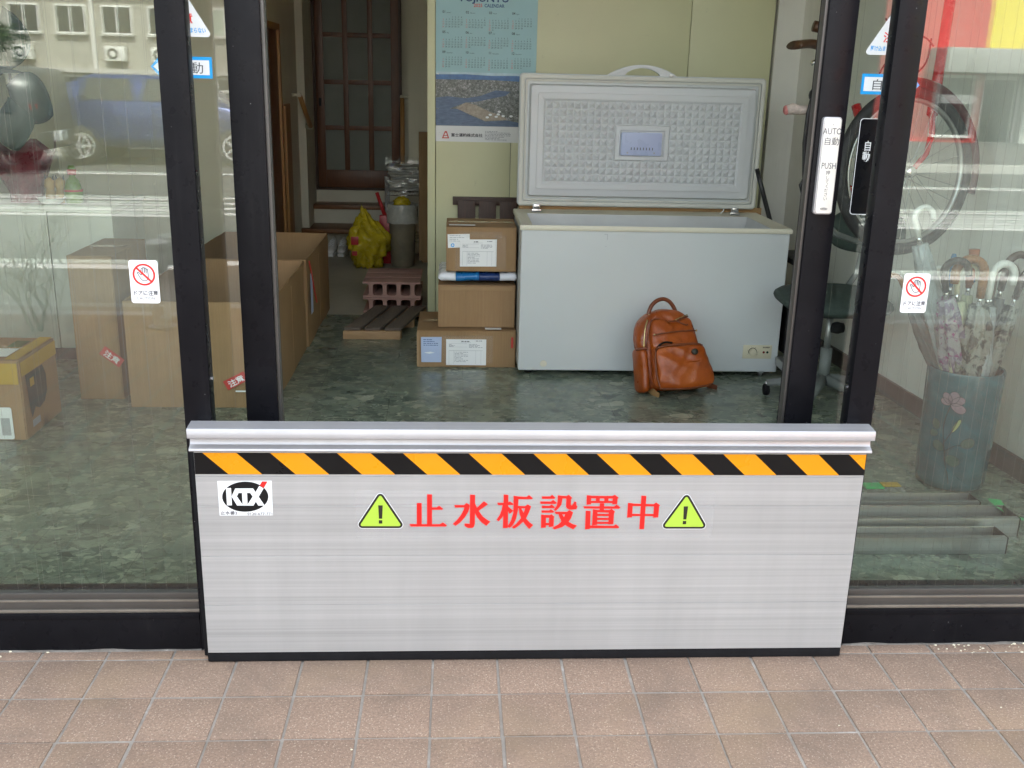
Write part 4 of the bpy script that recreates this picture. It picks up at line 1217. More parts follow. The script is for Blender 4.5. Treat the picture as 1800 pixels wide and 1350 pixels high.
def carton(name, label, x0, x1, y0, y1, z0, z1, group, rz=0.0):
    c = thing(name, label, 'box', ((x0+x1)/2, (y0+y1)/2, z0), group)
    cx, cy = (x0+x1)/2, (y0+y1)/2
    b = MB(); nx, ny, nz = 8, 6, 6
    # slightly bulged walls
    def wob(p):
        q = Vector(p)
        u_ = (q.x-x0)/(x1-x0); v_ = (q.y-y0)/(y1-y0); w_ = (q.z-z0)/(z1-z0)
        n_ = noise.noise(q*7)*.002
        q.y += (-1 if v_ < .5 else 1)*.004*math.sin(math.pi*u_)*math.sin(math.pi*w_)+n_
        q.z += (.003*math.sin(math.pi*u_)*math.sin(math.pi*v_)) if w_ > .5 else 0
        return q
    def face(o, a, c_): b.grid(lambda s, t: wob(Vector(o)+Vector(a)*s+Vector(c_)*t), nx, nz)
    W, D, H = x1-x0, y1-y0, z1-z0
    face((x0, y0, z0), (W, 0, 0), (0, 0, H)); face((x1, y0, z0), (0, D, 0), (0, 0, H)); face((x1, y1, z0), (-W, 0, 0), (0, 0, H)); face((x0, y1, z0), (0, -D, 0), (0, 0, H))
    face((x0, y0, z1), (W, 0, 0), (0, D, 0)); face((x0, y1, z0), (W, 0, 0), (0, -D, 0))
    me = b.build('carton_walls', 'cardboard', c, auto=50)
    bm = bmesh.new(); bm.from_mesh(me.data); bmesh.ops.remove_doubles(bm, verts=bm.verts, dist=.0008)
    es = [e for e in bm.edges if len(e.link_faces) == 2 and e.calc_face_angle(0) > R(50)]
    bmesh.ops.bevel(bm, geom=es, offset=.004, segments=2, affect='EDGES', clamp_overlap=True)
    bm.to_mesh(me.data); bm.free(); me.data.polygons.foreach_set('use_smooth', [True]*len(me.data.polygons)); me.data.set_sharp_from_angle(angle=R(60))
    bx('tape_strip', 'packing_tape', c, x0+.01, x1-.01, cy-.025, cy+.025, z1+.0036, z1+.0042)
    for xa, xb in ((x0-.0008, x0-.0002), (x1+.0002, x1+.0008)): bx('tape_tail', 'packing_tape', c, xa, xb, cy-.025, cy+.025, z1-.06, z1-.004)
    return c
G1 = 'parcels stacked beside the freezer'
def cartons():
    c = carton('cardboard_box', 'wide brown parcel with invoice and blue note, bottom of the stack', -.281, .172, 2.463, 2.86, ZF, .252, G1)
    y = 2.4625-.0035
    invoice(c, -.148, .036, .092, .215, y-.001, 11)
    n = MB().prism([(-.262, .105), (-.170, .105), (-.168, .225), (-.263, .224)], y-.0012, y-.0008).build('blue_note', 'paper_blue', c)
    print_lines(n, -.252, -.185, .18, .215, y-.0014, 21, n=4, mat='print_navy', h=.0028)
    b = MB()
    b.prism([(-.25, .15), (-.225, .145), (-.2, .15), (-.22, .155)], y-.0016, y-.0013); b.build('swoosh_mark', 'sticker_white', n)
    t = MB().prism([(-.164, .10), (.066, .10), (.066, .232), (-.164, .232)], y-.0008, y-.0004).build('clear_tape', 'film', c)
    bx('red_fragile_tape', 'red_tape', c, .150, .160, y-.0010, y-.0004, .175, .226)
    bx('tape_strip', 'packing_tape', c, -.282, -.272, y-.0012, y-.0004, .087, .247)
    bx('top_label', 'paper', c, .03, .105, 2.473, 2.506, .2585, .259)
    c = carton('cardboard_box', 'plain brown carton in the middle of the parcel stack', -.186, .167, 2.512, 2.84, .257, .455, G1)
    bx('tape_strip', 'packing_tape', c, -.186+.01, .157, 2.5072, 2.5077, .432, .449)
    # plastic mailer
    m_ = thing('plastic_mailer', 'blue and white plastic mailer bag squeezed between two parcels', 'mailer bag', (0, 2.65, .46), G1)
    def mail(x0, x1, nm, mt, ph):
        b = MB(); rings = []
        for i in range(13):
            x = x0+(x1-x0)*i/12; L = []
            for j in range(16):
                a = 2*math.pi*j/16
                yy = 2.66+.155*math.copysign(abs(math.cos(a))**.6, math.cos(a)); zz = .492+.0235*math.copysign(abs(math.sin(a))**.5, math.sin(a))
                q = Vector((x*14, yy*9, zz*9+ph)); nv = noise.noise_vector(q)*.007
                e = min(1, (x+.188)/.02+.25, (.178-x)/.02+.25)
                L.append((x+nv.x*.4, yy+nv.y, .492+(zz-.492)*max(.2, e)+nv.z*.8))
            rings.append(L)
        b.ring(rings); b.build(nm, mt, m_, smooth=True)
    mail(-.186, -.105, 'white_end', 'mailer_white', 0)
    mail(-.105, .0, 'blue_middle', 'mailer_blue', 0)
    mail(.0, .095, 'navy_middle', 'mailer_navy', 0)
    mail(.095, .172, 'white_end', 'mailer_white', 0)
    c = carton('cardboard_box', 'brown parcel with taped invoices on top of the stack', -.150, .166, 2.50, 2.80, .522, .722, G1)
    y = 2.4995-.0035
    invoice(c, -.088, .077, .545, .668, y-.0016, 31, .002)
    n = MB().prism([(-.142, .628), (-.045, .634), (-.045, .693), (-.144, .69)], y-.0009, y-.0005).build('address_label', 'paper', c)
    print_lines(n, -.135, -.06, .655, .687, y-.0012, 41, n=4)
    b = MB(); ringpoly(b, arc(-.121, .641, .0085, R(20), R(330), 20), arc(-.121, .641, .0045, R(20), R(330), 20), y-.0012, y-.0010); b.build('round_mark', 'print_blue', n)
    for i, (xa, za, xb, zb_) in enumerate(((-.095, .675, .10, .705), (-.11, .53, -.085, .66), (.07, .535, .12, .69))):
        MB().prism([(xa, za), (xb, za+.002), (xb, zb_), (xa, zb_-.002)], y-.0022-.0002*i, y-.0019-.0002*i).build('clear_tape', 'film', c)
    bx('top_label', 'paper', c, -.138, -.02, 2.51, 2.54, .7285, .729)
cartons()

# ================================================================== big open boxes at the left
G2 = 'large cardboard boxes by the left window'
def openbox(name, label, x0, x1, y0, y1, h, crease, seed):
    o = thing(name, label, 'box', ((x0+x1)/2, (y0+y1)/2, ZF), G2)
    t = .006
    rd = random.Random(seed)
    def wall(nm, a, b_, inward):
        b = MB(); n_ = 14; m_ = 8
        a, b_ = Vector(a), Vector(b_); nrm = Vector(inward)
        def P_(s, q, off):
            p = a.lerp(b_, s); z = ZF+.001+h*q
            bow = .006*math.sin(math.pi*s)*q+noise.noise(Vector((s*3+seed, q*2, seed)))*.006
            return Vector((p.x, p.y, z+noise.noise(Vector((s*5, seed, 1)))*.004*q))-nrm*bow+nrm*off
        front = [[P_(i/n_, j/m_, 0) for i in range(n_+1)] for j in range(m_+1)]
        back = [[P_(i/n_, j/m_, t) for i in range(n_+1)] for j in range(m_+1)]
        vs = [p for r in front for p in r]+[p for r in back for p in r]; K = (n_+1)*(m_+1); fs = []
        for j in range(m_):
            for i in range(n_):
                q = j*(n_+1)+i; fs.append((q, q+1, q+n_+2, q+n_+1)); fs.append((K+q, K+q+n_+1, K+q+n_+2, K+q+1))
        top = m_*(n_+1)
        for i in range(n_): fs.append((top+i, top+i+1, K+top+i+1, K+top+i))
        for j in range(m_):
            q = j*(n_+1); fs.append((q+n_+1, q, K+q, K+q+n_+1)); q += n_; fs.append((q, q+n_+1, K+q+n_+1, K+q))
        b.add(vs, fs); return b.build(nm, 'cardboard', o, auto=40)
    wall('front_wall', (x0, y0, 0), (x1, y0, 0), (0, 1, 0))
    rt = wall('right_wall', (x1, y0+.001, 0), (x1, y1-.001, 0), (-1, 0, 0))
    wall('back_wall', (x1, y1, 0), (x0, y1, 0), (0, -1, 0))
    wall('left_wall', (x0, y1-.001, 0), (x0, y0+.001, 0), (1, 0, 0))
    bx('bottom', 'cardboard', o, x0+.01, x1-.01, y0+.01, y1-.01, ZF+.002, ZF+.006)
    b = MB()
    for c in crease: b.box(x1+.0085, x1+.0095, c-.0015, c+.0015, ZF+.02, ZF+h-.03)
    b.build('crease', 'cardboard_print', rt)
    return o
def bigboxes():
    a = openbox('open_carton', 'large open brown carton nearest the doorway with red sticker on its front', -1.388, -.829, 1.85, 2.775, .43, [2.33], 2)
    b_ = openbox('open_carton', 'open brown carton behind the first, beside the wooden pallet', -1.39, -.823, 2.80, 3.66, .43, [3.2], 6)
    # red stickers
    def red(par, x, z, y, ang):
        s = .04; P_ = [(x+math.cos(R(ang))*dx-math.sin(R(ang))*dz, z+math.sin(R(ang))*dx+math.cos(R(ang))*dz) for dx, dz in ((-s*1.15, -s*.5), (s*1.15, -s*.5), (s*1.15, s*.5), (-s*1.15, s*.5))]
        st = MB().prism(P_, y-.0008, y).build('red_sticker', 'red_tape', par)
        b = MB(); c, s_ = math.cos(R(ang)), math.sin(R(ang))
        b.text('注意', x-s_*-.013+0*c, z-c*.013, .026, y-.001, 'CENTER', 1.15, R(ang), .02)
        b.build('lettering', 'sticker_white', st)
    red(a, -.972, .196, 1.8405, 28)
    bx('white_slip', 'paper', a, -.975, -.918, 1.839, 1.8395, .15, .156)
    bx('paper_strip', 'paper_blue', b_, -.8125, -.8120, 2.86, 2.93, .23, .43)
    MB().tube([(-.811, 2.83, .50), (-.8105, 2.9, .42), (-.8105, 2.96, .34), (-.8105, 3.05, .25)], .004, 5).build('red_string', 'red_tape', b_)
    bx('red_tag', 'red_tape', a, -.8195, -.819, 1.9, 1.96, .15, .24)
    c = carton('tall_carton', 'tall narrow brown carton with tilted red sticker, left of the open cartons', -1.62, -1.448, 1.95, 2.4, ZF, .665, G2)
    red(c, -1.478, .262, 1.9425, -38)
    # printed delivery carton at the far left
    x0, x1, y0, y1, z1 = -2.02, -1.640, 1.47, 1.80, .375
    d = carton('printed_carton', 'yellow-brown printed carton with dark speech-bubble print at the left edge', x0, x1, y0, y1, ZF, z1, G2)
    bx('yellow_band', 'cardboard_yellow', d, x1+.0032, x1+.0038, y0+.006, y1-.006, .315, z1-.008)
    bx('yellow_band', 'cardboard_yellow', d, x0+.006, x1-.006, y0-.0052, y0-.0046, .29, z1-.008)
    bx('yellow_top', 'cardboard_yellow', d, x1-.05, x1-.005, y0+.006, y1-.006, z1+.0042, z1+.0046)
    # speech-bubble shape on the right side (plane x = x1)
    L = [(y0+.03, .315), (y0+.18, .312), (y0+.205, .27), (y0+.2, .21), (y0+.17, .175), (y0+.12, .165), (y0+.085, .18), (y0+.05, .15), (y0+.042, .19)]
    MB().prism([(p, z) for p, z in L], -.0006, 0).xf(Matrix.Translation((x1+.0052, 0, 0)) @ Matrix.Rotation(R(90), 4, 'Z')).build('speech_bubble_print', 'cardboard_teal', d)
    bx('bubble_mark', 'cardboard_yellow', d, x1+.0062, x1+.0066, y0+.06, y0+.095, .262, .292, .0)
    bx('grey_box_print', 'print_grey', d, x1+.0042, x1+.0046, y0+.05, y0+.12, .112, .138)
    bx('handling_slip', 'paper', d, x1-.19, x1-.055, y0+.04, y0+.15, z1+.0050, z1+.0054)
    bx('green_slip', 'leafage', d, x1-.11, x1-.06, y0+.17, y0+.26, z1+.0050, z1+.0054)
    lb = MB().prism(rrect(x1-.135, x1-.042, .085, .205, .008), y0-.0062, y0-.0056).build('shipping_label', 'paper', d)
    print_lines(lb, x1-.13, x1-.09, .09, .2, y0-.0064, 77, n=8, h=.005)
    b = MB()
    for i in range(9): b.box(x1-.082+i*.0035, x1-.0805+i*.0035, y0-.0068, y0-.0064, .1, .165)
    b.build('barcode', 'print_ink', lb)
bigboxes()

# ================================================================== pallets and blocks
def pallets():
    p = thing('wooden_pallet', 'low weathered wooden slatted pallet lying on the green floor', 'pallet', (-.5, 3.2, ZF))
    def skew(b):  # boards run slightly to the right as they go back
        b.v = [Vector((q.x+(q.y-2.97)*.22, q.y, q.z)) for q in b.v]; return b
    for i, x in enumerate((-.668, -.566, -.464)):
        skew(MB().box(x, x+.08, 2.975, 3.5, ZF+.043, ZF+.058)).build('slat', 'grey_pallet', p, bevel=.002)
    for y in (2.962, 3.22, 3.47):
        skew(MB().box(-.672, -.384, y, y+.035, ZF, ZF+.0425)).build('bearer', 'raw_wood', p, bevel=.002)
    def block(z0, label):
        o = thing('hollow_block', label, 'block', (-.46, 3.75, z0), 'hollow pink blocks stacked by the corridor')
        x0, x1, y0, y1, h = -.624, -.302, 3.555, 3.99, .088
        W = x1-x0
        # ribs of an extruded hollow section (open at both ends)
        for i in range(4):
            cx = x0+W*(.14+.24*i)
            P_ = [(cx-.012, z0+.016), (cx-.02, z0+.012), (cx+.02, z0+.012), (cx+.012, z0+.016), (cx+.012, z0+h-.016), (cx+.02, z0+h-.012), (cx-.02, z0+h-.012), (cx-.012, z0+h-.016)]
            MB().prism([(cx-.02, z0+.0121), (cx+.02, z0+.0121), (cx+.011, z0+.022), (cx+.011, z0+h-.0195), (cx+.02, z0+h-.0101), (cx-.02, z0+h-.0101), (cx-.011, z0+h-.0195), (cx-.011, z0+.022)], y0, y1).build('web', 'pink_block', o)
        bx('bottom_plate', 'pink_block', o, x0, x1, y0, y1, z0, z0+.012, .002)
        for i in range(3):
            bx('top_plate', 'pink_block', o, x0, x1, y0+i*(y1-y0)/3+(.004 if i else 0), y0+(i+1)*(y1-y0)/3-.004, z0+h-.010, z0+h, .003)
        bx('deck', 'pink_block', o, x0+.03, x1-.03, y0+.02, y1-.02, z0+h-.016, z0+h-.0103)
        return o
    block(ZF, 'lower of two stacked pinkish hollow blocks by the corridor')
    block(ZF+.089, 'upper of two stacked pinkish hollow blocks by the corridor')
    d = thing('slatted_panel', 'dark brown slatted pallet standing against the green partition', 'pallet', (.05, 3.36, ZF))
    for x0, x1 in ((-.098, -.004), (.014, .106), (.126, .218), (.236, .33)):
        bx('slat', 'dark_slat', d, x0, x1, 3.352, 3.366, ZF+.01, .74, .002)
    bx('cross_rail', 'dark_slat', d, -.124, .34, 3.3675, 3.395, .715, .757, .002)
    bx('cross_rail', 'dark_slat', d, -.124, .34, 3.3675, 3.395, .12, .16, .002)
pallets()

# ================================================================== CALENDAR
def calendar():
    YW = 3.3995
    x0, x1, z0, z1 = -.215, .300, 1.04, 1.84
    c = thing('wall_calendar', 'light blue year calendar poster with harbour photo on the partition', 'calendar', (.04, YW, z0))
    b = MB()
    b.grid(lambda s, t: Vector((x0+(x1-x0)*s, YW-.0015-.0015*math.sin(s*6)*t-.004*t*t*(s > .9)*0, z0+(z1-z0)*t)), 10, 10)
    b.build('sheet', 'paper', c, smooth=True)
    y = YW-.0042
    W = x1-x0
    def q(nm, mat, P_, k, par=c): return MB().prism(P_, y-.0003*k-.0002, y-.0003*k).build(nm, mat, par)
    ph0, ph1 = 1.121, 1.388
    q('blue_ground', 'calendar_blue', [(x0, ph1), (x1, ph1), (x1, z1), (x0, z1)], 0)
    ph = q('harbour_photo', 'photo_land', [(x0, ph0), (x1, ph0), (x1, ph1), (x0, ph1)], 0)
    H = ph1-ph0
    def U(P_): return [(x0+a*W, ph0+v*H) for a, v in P_]
    q('sky', 'photo_haze', U([(0, .93), (1, .93), (1, 1), (0, 1)]), 1, ph)
    q('hills', 'photo_hill', U([(0, .86), (.5, .87), (1, .84), (1, .93), (.8, .955), (.55, .945), (.3, .965), (0, .95)]), 2, ph)
    q('bay', 'photo_water', U([(0, .52), (.12, .55), (.3, .52), (.45, .57), (.6, .68), (.75, .66), (.7, .58), (.55, .52), (.42, .46), (.3, .44), (.22, .38), (.12, .30), (0, .32)]), 1, ph)
    q('open_water', 'photo_water', U([(0, 0), (1, 0), (.9, .06), (.72, .12), (.5, .09), (.35, .2), (.22, .32), (0, .31)]), 1, ph)
    q('shore', 'photo_sand', U([(.2, .33), (.36, .21), (.5, .10), (.72, .13), (.68, .2), (.55, .27), (.4, .4), (.3, .44)]), 2, ph)
    b = MB()
    for a, v in ((.52, .17), (.55, .22), (.61, .185), (.63, .23), (.68, .2), (.64, .28), (.76, .2)): b.prism(arc(x0+a*W, ph0+v*H, .009, 0, 6, 14, rz=.0055), y-.0014, y-.0011)
    b.build('storage_tanks', 'sticker_white', ph)
    b = MB(); yy = y-.0009
    b.text('FUJIUNYU', x0+W*.475, 1.730, .036, yy, 'CENTER', 1.12, bold=.02)
    b.text('CALENDAR', x0+W*.475, 1.704, .0165, yy, 'LEFT', .86, bold=.02)
    b.build('title', 'print_navy', c)
    b = MB(); b.text('2025', x0+W*.455, 1.704, .0165, yy, 'RIGHT', 1.0, bold=.02); b.build('year', 'print_coral', c)
    import calendar as _cal
    _cal.setfirstweekday(6)
    red, ink, hd = MB(), MB(), MB()
    for mth in range(12):
        mx = x0+W*(.065+.228*(mth % 4)); mz = 1.672-.0965*(mth // 4)
        hd.text('%02d' % (mth+1), mx, mz, .0125, yy, 'LEFT', .95, bold=.015)
        hd.text(['January','February','March','April','May','June','July','August','September','October','November','December'][mth], mx+.021, mz, .006, yy, 'LEFT', .9)
        for r_, wk in enumerate(_cal.monthcalendar(2025, mth+1)):
            for d_, dd in enumerate(wk):
                if dd: (red if d_ == 0 else ink).text(str(dd), mx+.004+d_*.0153, mz-.0225-r_*.0115, .0078, yy, 'CENTER', .95)
    red.build('red_dates', 'print_coral', c)['kind'] = 'stuff'; ink.build('dates', 'print_ink', c)['kind'] = 'stuff'; hd.build('month_headings', 'print_ink', c)
    b = MB(); b.text('富士運輸株式会社', x0+W*.155, 1.067, .0165, yy, 'LEFT', .165/(glyphs('富士運輸株式会社', .02)[2]*.0165/.88), bold=.02); b.build('company_name', 'print_ink', c)
    lg = MB(); cx, cz = x0+W*.1, 1.073
    T = [(cx-.019, cz-.017), (cx+.019, cz-.017), (cx+.006, cz+.02), (cx-.004, cz+.02)]
    Ti = [(cx-.011, cz-.012), (cx+.011, cz-.012), (cx+.0035, cz+.011), (cx-.002, cz+.011)]
    ringpoly(lg, T, Ti, yy-.0003, yy); lg.prism([(cx-.012, cz-.006), (cx+.012, cz-.003), (cx+.012, cz+.001), (cx-.012, cz-.002)], yy-.0006, yy-.0004)
    lg.build('company_mark', 'print_coral', c)
    print_lines(c, x0+W*.5, x0+W*.76, 1.048, 1.098, yy, 91, n=7, h=.0028)
    for px, pz in ((x0+.012, 1.378), (x1-.014, 1.375), (x0+.02, 1.082)):
        MB().lathe([(.0005, -.004), (.0035, -.003), (.004, 0)], (px, y-.003, pz), 10, 'y').build('push_pin', 'sticker_white', c)
calendar()

# ================================================================== CORRIDOR
def corridor():
    # lattice sliding door
    d = thing('lattice_door', 'dark wooden lattice sliding door with frosted panes at the corridor end', 'door', (-.88, 6.2, .495))
    x0, x1, z0, z1 = -1.196, -.556, .495, 2.3
    YF, YB = 6.2, 6.236
    bx('stile', 'door_wood', d, x0, x0+.062, YF, YB, z0, z1, .003)
    bx('stile', 'door_wood', d, x1-.06, x1, YF, YB, z0, z1, .003)
    bx('bottom_rail', 'door_wood', d, x0+.0625, x1-.0605, YF, YB, z0, .632, .003)
    bx('top_rail', 'door_wood', d, x0+.0625, x1-.0605, YF, YB, z1-.07, z1, .003)
    xs = [-.986, -.794]
    for x in xs: bx('muntin', 'door_wood', d, x, x+.039, YF+.001, YB-.001, .6325, z1-.0705, .002)
    zs = [.94, 1.285, 1.632, 1.98]
    cols = [(x0+.0625, xs[0]), (xs[0]+.039, xs[1]), (xs[1]+.039, x1-.0605)]
    for z in zs:
        for a, b_ in cols: bx('crossbar', 'door_wood', d, a+.0005, b_-.0005, YF+.002, YB-.002, z, z+.035, .002)
    rows = [.6325]+[z+.035 for z in zs]; tops = zs+[z1-.0705]
    for a, b_ in cols:
        for r0, r1 in zip(rows, tops): bx('pane', 'frosted_pane', d, a, b_, 6.214, 6.222, r0, r1)
    bx('finger_pull', 'print_black', d, x0+.02, x0+.038, YF-.002, YF+.001, 1.12, 1.18, .002)
    f = thing('door_frame', 'dark wooden frame around the lattice door', 'door frame', (-.88, 6.2, .48))
    bx('left_jamb', 'dark_slat', f, -1.2145, -1.1965, 6.17, 6.238, .47, 2.35, .002)
    bx('sill', 'dark_slat', f, -1.1964, -.5555, 6.165, 6.238, .478, .4945, .002)
    bx('right_jamb', 'dark_slat', f, -.5554, -.535, 6.17, 6.238, .47, 2.35, .002)
    # steps
    for (y, z, x0s, x1s, lab) in ((5.66, .205, -1.268, -.46, 'lower wooden step with shoes beneath it'), (5.95, .352, -1.212, -.457, 'upper wooden step below the lattice door')):
        s = thing('wooden_step', lab, 'step', (-.86, y, ZF), 'wooden steps up to the lattice door')
        bx('tread', 'step_wood', s, x0s, x1s, y, 6.16, z, z+.034, .004)
        bx('riser', 'cream_wall', s, -1.212, x1s-.001, y+.19 if z < .3 else y+.03, y+.205 if z < .3 else y+.045, ZF if z < .3 else .24, z-.0005)
    bx('upper_riser', 'cream_wall', None, -1.2125, -.457, 6.1605, 6.2, .24, .477)['kind'] = 'structure'
    # trainers under the step
    def shoe(cx, cy, label):
        s = thing('trainer_shoe', label, 'shoe', (cx, cy, ZF), 'white trainers under the step')
        b = MB(); rings = []
        for i in range(12):
            t = i/11; y = cy-.13+.26*t
            w_ = .031*(math.sin(math.pi*(.12+.8*t))**.6)+.006; h = .05+.05*max(0, t-.3)**.8 if t > .3 else .028+.075*t
            L = []
            for j in range(12):
                a = 2*math.pi*j/12
                L.append((cx+w_*math.cos(a), y, ZF+.02+max(0, h*(.5+.5*math.sin(a)))))
            rings.append(L)
        b.ring(rings); b.build('upper', 'shoe_white', s, smooth=True)
        b = MB(); b.ring([[(cx+(.036*math.sin(math.pi*(.1+.82*t))**.5)*sg, cy-.135+.27*t, z) for t in [i/9 for i in range(10)] for sg in (1,)]+[(cx-(.036*math.sin(math.pi*(.1+.82*t))**.5), cy-.135+.27*t, z) for t in [1-i/9 for i in range(10)]] for z in (ZF+.001, ZF+.022)])
        b.build('sole', 'ceramic_white', s)
        b = MB()
        for k_ in range(4): b.tube([(cx-.018, cy-.05+.025*k_, ZF+.068+.008*k_), (cx, cy-.05+.025*k_, ZF+.078+.008*k_), (cx+.018, cy-.05+.025*k_, ZF+.068+.008*k_)], .003, 5)
        b.build('laces', 'sticker_white', s)
    shoe(-1.022, 5.5, 'left white trainer under the lower step'); shoe(-.945, 5.5, 'right white trainer under the lower step')
    # handrails
    def rail(pts, lab, nm='hand_rail'):
        h = thing(nm, lab, 'handrail', pts[1], 'wooden handrails by the steps')
        MB().tube(pts[1:-1], .017, 12).build('grip', 'rail_wood', h, smooth=True)
        for a, b_ in ((pts[0], pts[1]), (pts[-1], pts[-2])):
            MB().tube([a, b_], .012, 10).build('bracket', 'freezer_rim', h, smooth=True)
            MB().lathe([(.002, -.018), (.014, -.014), (.018, 0), (.014, .014), (.002, .018)], b_, 12).build('end_cap', 'freezer_rim', h, smooth=True)
    rail([(-1.268, 5.45, 1.215), (-1.215, 5.45, 1.215), (-1.175, 5.68, .985), (-1.214, 5.70, .985)], 'slanted wooden handrail on the left corridor wall')
    rail([(-.456, 5.9, 1.205), (-.515, 5.9, 1.205), (-.515, 5.9, .62), (-.456, 5.9, .62)], 'upright wooden handrail right of the lattice door')
    # brown side door and propped board on the left wall
    d = thing('side_door', 'brown wooden side door in the left corridor wall', 'door', (-1.27, 4.7, ZF))
    bx('leaf', 'door_wood', d, -1.268, -1.25, 4.42, 4.80, ZF, 1.62, .003)
    bx('casing', 'trim_wood', d, -1.268, -1.235, 4.8005, 4.85, ZF, 1.66, .003)
    bx('head_casing', 'trim_wood', d, -1.268, -1.235, 4.35, 4.80, 1.6205, 1.66, .003)
    p = thing('propped_board', 'narrow brown board leaning on the left corridor wall', 'board', (-1.25, 5.05, ZF))
    bx('board_face', 'trim_wood', p, -1.2685, -1.255, 5.0, 5.28, ZF, 1.16, .003)
    bx('edge_lath', 'rail_wood', p, -1.2548, -1.243, 5.0, 5.04, ZF, 1.15, .002)
    # rubbish bin with liner
    b_ = thing('rubbish_bin', 'grey cylindrical rubbish bin with overhanging white liner in the corridor', 'bin', (-.477, 5.02, ZF))
    cx, cy = -.477, 5.05
    MB().lathe([(.078, ZF), (.082, ZF+.01), (.094, .46), (.096, .50), (.09, .50), (.085, .2)], (cx, cy, 0), 28, caps=True).build('barrel', 'bin_grey', b_, auto=40)
    b = MB(); rings = []
    for r_, z in ((.088, .40), (.1015, .508), (.104, .516), (.107, .508), (.108, .45), (.107, .385)):
        L = []
        for j in range(36):
            a = 2*math.pi*j/36; k_ = 1+.025*noise.noise(Vector((math.cos(a)*4, math.sin(a)*4, z*9)))
            L.append((cx+r_*k_*math.cos(a), cy+r_*k_*math.sin(a), z+.008*noise.noise(Vector((math.cos(a)*2, math.sin(a)*2, z*3)))))
        rings.append(L)
    b.ring(rings, True, False); b.build('liner_bag', 'bag_clear', b_, smooth=True)
    def blob(name, mat, par, c, r3, seed, amp=.25, fr=2.2, nz=24, nr=36, bottom=None, top=None):
        b = MB(); rings = []
        for j in range(nz+1):
            ph = math.pi*(j/nz); L = []
            for i in range(nr):
                a = 2*math.pi*i/nr
                d_ = Vector((math.sin(ph)*math.cos(a), math.sin(ph)*math.sin(a), -math.cos(ph)))
                k_ = 1+amp*noise.noise(d_*fr+Vector((seed, 0, 0)))+amp*.5*abs(noise.noise(d_*fr*2.6+Vector((0, seed, 0))))+amp*.22*noise.noise(d_*fr*6+Vector((0, 0, seed)))
                p = Vector(c)+Vector((d_.x*r3[0], d_.y*r3[1], d_.z*r3[2]))*k_
                if top: p = top(p)
                if bottom is not None: p.z = max(p.z, bottom+.001)
                L.append(p)
            rings.append(L)
        b.ring(rings); return b.build(name, mat, par, smooth=True)
    blob('yellow_rubbish', 'plastic_yellow', b_, (cx-.005, cy, .52), (.055, .05, .04), 4)
    # yellow sack
    s = thing('rubbish_sack', 'full yellow plastic rubbish sack with red print beside the bin', 'bag', (-.71, 4.95, ZF))
    def neck(p):
        t = max(0, (p.z-.30)/.2); return Vector((-.72+(p.x+.72)*(1-.75*min(1, t))-.03*t, 4.97+(p.y-4.97)*(1-.75*min(1, t)), p.z))
    sk = blob('sack_body', 'plastic_yellow', s, (-.705, 4.97, .27), (.132, .12, .2), 9, .33, 2.7, 40, 60, bottom=ZF, top=neck)
    bx('red_print', 'plastic_red', s, -.815, -.765, 4.845, 4.85, .255, .31, .001)
    bx('red_print', 'plastic_red', s, -.81, -.775, 4.85, 4.855, .18, .21, .001)
    # wire rack with bundled newspapers
    r = thing('wire_rack', 'chrome wire rack behind the rubbish bin', 'rack', (-.47, 5.35, ZF))
    for x in (-.6, -.34):
        for y in (5.22, 5.5): MB().cyl((x, y, ZF), (x, y, .68), .009, n=10).build('post', 'steel_dull', r, smooth=True)
    for z in (.575, .25):
        b = MB()
        for y in (5.22, 5.5): b.tube([(-.6, y, z), (-.34, y, z)], .004, 6); b.tube([(-.6, y, z-.025), (-.34, y, z-.025)], .003, 6)
        for i in range(14): b.tube([(-.6+i*.02, 5.22, z+.004), (-.6+i*.02, 5.5, z+.004)], .002, 5)
        b.tube([(-.6+i*.013, 5.22, z-.0125+.0125*(1 if i % 2 else -1)) for i in range(21)], .002, 5)
        b.build('shelf', 'chrome', r, smooth=True)
    n_ = thing('newspaper_bundle', 'stack of old newspapers in clear plastic on the wire rack', 'newspapers', (-.47, 5.35, .58))
    rd = random.Random(5)
    for i in range(9):
        dx, dy = rd.uniform(-.015, .015), rd.uniform(-.01, .01); z = .581+i*.019
        MB().box(-.585+dx, -.36+dx, 5.225+dy, 5.47+dy, z, z+.0175).build('folded_paper', 'newsprint', n_, bevel=.006, seg=2)
    b = MB(); b.grid(lambda u_, v_: Vector((-.6+.27*u_+.01*noise.noise(Vector((u_*4, v_*4, 1))), 5.207-.012*abs(noise.noise(Vector((u_*5, v_*6, 2))))*1+.0, .585+.235*v_+.03*noise.noise(Vector((u_*3, 7, 0)))*v_)), 18, 14)
    b.build('plastic_wrap', 'clear_film', n_, smooth=True)
    g = thing('folded_cardboard', 'folded cardboard sheets propped against the corridor pier', 'cardboard', (-.33, 5.1, ZF))
    bx('sheet', 'cardboard', g, -.362, -.30, 5.04, 5.06, .12, 1.0, .002); bx('sheet', 'cardboard', g, -.345, -.29, 5.07, 5.09, .10, .93, .002)
    k_ = thing('red_dustpan', 'red plastic dustpan handle behind the yellow sack', 'dustpan', (-.64, 5.15, ZF))
    MB().tube([(-.66, 5.16, .575), (-.625, 5.16, .47), (-.60, 5.16, .40)], [.013, .013, .016], 8).build('handle', 'plastic_red', k_, smooth=True)
    MB().add([(-.64, 5.12, .42), (-.56, 5.12, .42), (-.55, 5.12, ZF), (-.67, 5.12, ZF), (-.64, 5.17, .42), (-.56, 5.17, .42), (-.55, 5.17, ZF), (-.67, 5.17, ZF)], [(0,3,2,1), (4,5,6,7), (0,1,5,4), (1,2,6,5), (2,3,7,6), (3,0,4,7)]).build('pan', 'plastic_red', k_, bevel=.004)
corridor()

